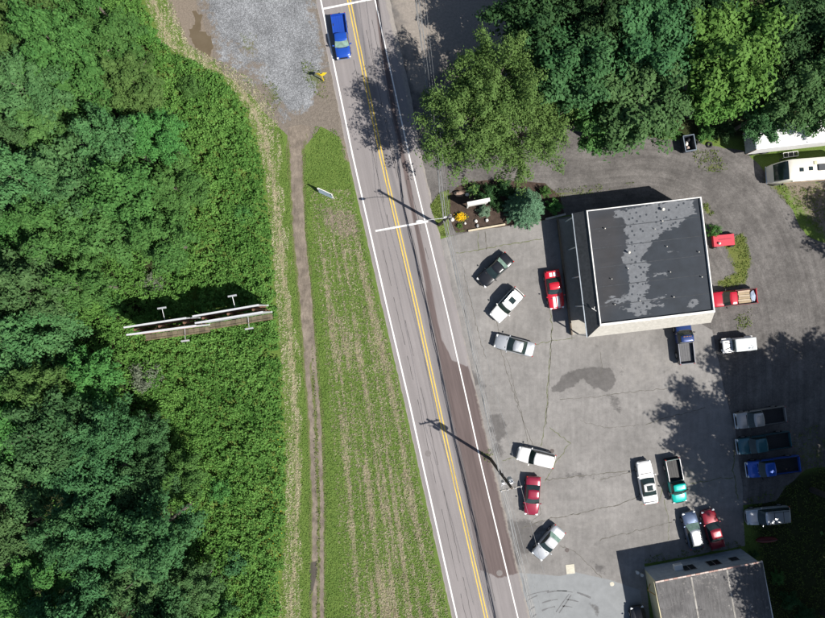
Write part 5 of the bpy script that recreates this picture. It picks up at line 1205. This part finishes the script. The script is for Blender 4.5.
# blue spruce
q = W(522.5, 209.5); e = empty('spruce_tree', q, 0, 'round blue-green spruce at the end of the planting bed', 'tree')
rg = np.random.default_rng(9); PP = []; NN = []; TT = []; lim_ = MB()
for lv in range(17):
    z0 = .5 + lv * .33; u = lv / 16; R = 2.35 * (1 - u ** 1.7) + .12; nb_ = max(5, int(15 * (1 - u) + 5)); of = rg.uniform(0, 6)
    for b_ in range(nb_):
        a = of + 2 * math.pi * b_ / nb_ + rg.normal() * .12; Rb = R * rg.uniform(.82, 1.08); s_ = np.array([0, 0, z0 + .3]); e_ = np.array([math.cos(a) * Rb, math.sin(a) * Rb, z0 - .12 * Rb])
        if lv % 3 == 0 and b_ % 2 == 0: lim_.tube([s_, e_], [.03, .01], 4)
        n = int(34 + 70 * Rb / 2.3); tt = rg.uniform(.25, 1, n) ** .7; ax = (e_ - s_) / np.linalg.norm(e_ - s_); sd = np.cross(ax, (0, 0, 1)); wd = .30 * (1.15 - tt)
        P = s_ + (e_ - s_) * tt[:, None] + sd * (rg.normal(size=n) * wd)[:, None] + np.array([0, 0, 1]) * (rg.normal(size=n) * .05)[:, None]
        PP.append(P); NN.append(rg.normal(size=(n, 3)) * .5 + np.array([0, 0, .9]) + ax * .3); TT.append(np.clip(.25 * rg.random() + .35 * tt + .4 * rg.random(n), 0, 1))
link('crown', leaves('crown', np.vstack(PP), np.vstack(NN), .19, np.concatenate(TT), .4), LEAF['spruce'], e)
lim_.tube([(0, 0, -.3), (0, 0, 3), (0, 0, 6.0)], [.14, .09, .02], 8); lim_.build('trunk', BARK, e)

# ------------------------------------------------------------------ undergrowth on the left (one mass)
rg = np.random.default_rng(21)
n = 42000; cx = rg.uniform(-40, 292, n); cy = rg.uniform(-40, 660, n); xb = XBR(cy)
shade = (cx < EDGE(cy) - 18 + (fbm(cx * .08, cy * .08, 2) - .5) * 30)
keep = ((fbm(cx * .09 + 70, cy * .09, 3) > .30) | (rg.random(n) < .3)) & (cx < xb - 2 + (fbm(cx * .15, cy * .15) - .5) * 8) & ~(shade & (rg.random(n) > .10))
cx, cy = cx[keep], cy[keep]; n = len(cx)
lump = 1 - np.abs(2 * fbm(cx * .16 + 9, cy * .16, 2) - 1) * 2.2
hgt = (.2 + 1.6 * np.clip(fbm(cx * .045, cy * .045, 3) - .15, 0, 1) + .85 * np.clip(lump, 0, 1) + .35 * fbm(cx * .45, cy * .45, 2)) * np.clip((XBR(cy) - cx) / 14 + .25, .25, 1)
nl = 12; k = np.repeat(np.arange(n), nl); m = n * nl
P = np.stack([(cx[k] - CX) / S, (CY - cy[k]) / S, hgt[k]], 1) + rg.normal(size=(m, 3)) * (.15, .15, .09); P[:, 2] = np.clip(P[:, 2] - .3 * rg.random(m) ** 2 * hgt[k], .03, None)
big = np.clip(fbm(cx * .05 + 30, cy * .05, 3) * 2.2 - .65, 0, 1)
tint = np.clip(.25 * rg.random(n)[k] + .30 * big[k] + .25 * np.clip(lump, 0, 1)[k] + .35 * rg.random(m) - .05, 0, 1)  # lit look of the lump tops is put into the leaf tint
o = link('undergrowth', leaves('undergrowth', P, rg.normal(size=(m, 3)) * .55 + (0, 0, .9), .215 * rg.uniform(.6, 1.4, m), tint, .75), LEAF['vine'])
tag(o, 'bright green bramble undergrowth between the wood and the mown strip', 'undergrowth', kind='stuff')
# a few yellow blooms at its edge
n = 120; cy = rg.uniform(430, 600, n); cx = XBR(cy) - rg.uniform(3, 18, n); P = np.stack([(cx - CX) / S, (CY - cy) / S, rg.uniform(.5, 1.0, n)], 1)
o = link('goldenrod', leaves('goldenrod', P, rg.normal(size=(n, 3)) * .4 + (0, 0, 1), .11, rg.random(n), .9), LEAF['flower']); tag(o, 'specks of yellow goldenrod along the undergrowth edge', 'flowers', kind='stuff')

# ------------------------------------------------------------------ grass and mown hay
def strip(n, x0, x1, y0, y1, test):
    cx = rg.uniform(x0, x1, n); cy = rg.uniform(y0, y1, n); k = test(cx, cy); return cx[k], cy[k]
def infield(cx, cy): return (cx > XT(cy) + np.where(cy > 150, 6.5, 14)) & (cx < XL(cy) - 5 - 5 * fbm(cx * .2, cy * .2, 2)) & (cy > 112 + 40 * fbm(cx * .12, cy * .12, 3))
cx, cy = strip(150000, 285, 480, 120, 640, infield)
s_ = (cx - XT(cy)) / (XL(cy) - XT(cy)); rowv = fbm(s_ * 34, cy * .008 + 4, 2) * .65 + .35 * fbm(s_ * 6, cy * .02, 2)
rowv = rowv * .8 + .2 * fbm(cx * .35, cy * .1, 3)
hay = (cy > 190) & (s_ > .16) & (s_ < .96) & (rg.random(len(cx)) < np.clip((rowv - .36) * 4.2, .16, .75) * np.clip((s_ - .14) * 5, .1, 1) * np.clip((.98 - s_) * 8, .1, 1) * np.clip((cy - 180) / 60, .3, 1))
def blades(name, cx, cy, size, zz, lk, label, cat, up, asp, flat=False):
    n = len(cx); P = np.stack([(cx - CX) / S, (CY - cy) / S, zz], 1); tt = np.clip(.6 * rg.random(n) + .5 * fbm(cx * .1, cy * .1, 3) - .1, 0, 1)
    o = link(name, leaves(name, P, rg.normal(size=(n, 3)) * up + (0, 0, 1), size, tt, asp), LEAF[lk]); tag(o, label, cat, kind='stuff'); return o
g = ~hay
blades('field_grass', cx[g], cy[g], .17 * rg.uniform(.6, 1.4, g.sum()), rg.uniform(.03, .12, g.sum()), 'grass', 'short green grass in the strip between track and road', 'grass', .8, .35)
blades('cut_hay', cx[hay], cy[hay], .30 * rg.uniform(.6, 1.4, hay.sum()), rg.uniform(.04, .14, hay.sum()), 'hay', 'tan rows of cut hay lying in the grass strip', 'hay', .35, .16)
# left margin of the track: mown hay next to the undergrowth, green by the track
cx, cy = strip(150000, 130, 320, -20, 640, lambda a, b: (a > XBR(b) - 1) & (a < np.where(b > 150, XT(b) - 7, XBR(b) + 26)))
u = (cx - XBR(cy)) / np.maximum(XT(cy) - 6 - XBR(cy), 4); hv = u + (fbm(cx * .25, cy * .05, 3) - .5) * .7
hay = (hv < .62) & (rg.random(len(cx)) < .2 + .6 * (fbm(cx * .6, cy * .03, 2) > .45))
blades('margin_hay', cx[hay], cy[hay], .28 * rg.uniform(.6, 1.4, hay.sum()), rg.uniform(.03, .14, hay.sum()), 'hay', 'tan mown hay strip beside the bramble undergrowth', 'hay', .35, .16)
g = ~hay
blades('margin_grass', cx[g], cy[g], .17 * rg.uniform(.6, 1.4, g.sum()), rg.uniform(.03, .12, g.sum()), 'grass', 'green grass along the left side of the dirt track', 'grass', .8, .35)
# ragged tufts: verge, lot edge, driveway islands, track crown, gravel lot
def inpoly(poly, n):
    A = np.array(poly); cx = rg.uniform(*np.array([A[:, 0].min(), A[:, 0].max()]), n); cy = rg.uniform(A[:, 1].min(), A[:, 1].max(), n); k = inside(np.stack([cx, cy], 1), poly) & (fbm(cx * .2, cy * .2, 3) + .25 * rg.random(n) > .58); return cx[k], cy[k]
XS, YS = [], []
for poly, n in ((VG, 1800), ([(722, 240), (745, 232), (752, 262), (745, 285), (722, 288), (714, 282), (735, 272)], 2600), ([(762, 178), (790, 186), (830, 186), (840, 240), (818, 232), (800, 214), (778, 196)], 4500), ([(548, 190), (600, 184), (640, 182), (600, 192), (552, 200)], 1000), ([(300, 55), (325, 75), (330, 105), (305, 85)], 900), ([(262, 70), (285, 95), (275, 115), (262, 95)], 500),
                ([(312, 330), (318, 420), (321, 520), (320, 640), (316, 640), (317, 520), (313, 420)], 2500), ([(742, 500), (830, 470), (830, 640), (770, 640), (745, 560)], 9000), ([(645, 556), (740, 540), (742, 549), (645, 566)], 1500), ([(700, 203), (708, 203), (716, 216), (704, 216)], 400), ([(733, 316), (752, 308), (752, 326), (738, 332)], 500), ([(480, 452), (490, 448), (496, 462), (488, 466)], 200),
                ([(690, 150), (725, 150), (728, 172), (700, 172)], 700), ([(790, 430), (835, 420), (835, 480), (795, 470)], 1200)):
    a, b = inpoly(poly, n); XS.append(a); YS.append(b)
cx, cy = np.concatenate(XS), np.concatenate(YS)
blades('ragged_grass', cx, cy, .19 * rg.uniform(.6, 1.5, len(cx)), rg.uniform(.04, .14, len(cx)), 'grass', 'ragged grass tufts around the lot, driveway and verge', 'grass', .8, .35)
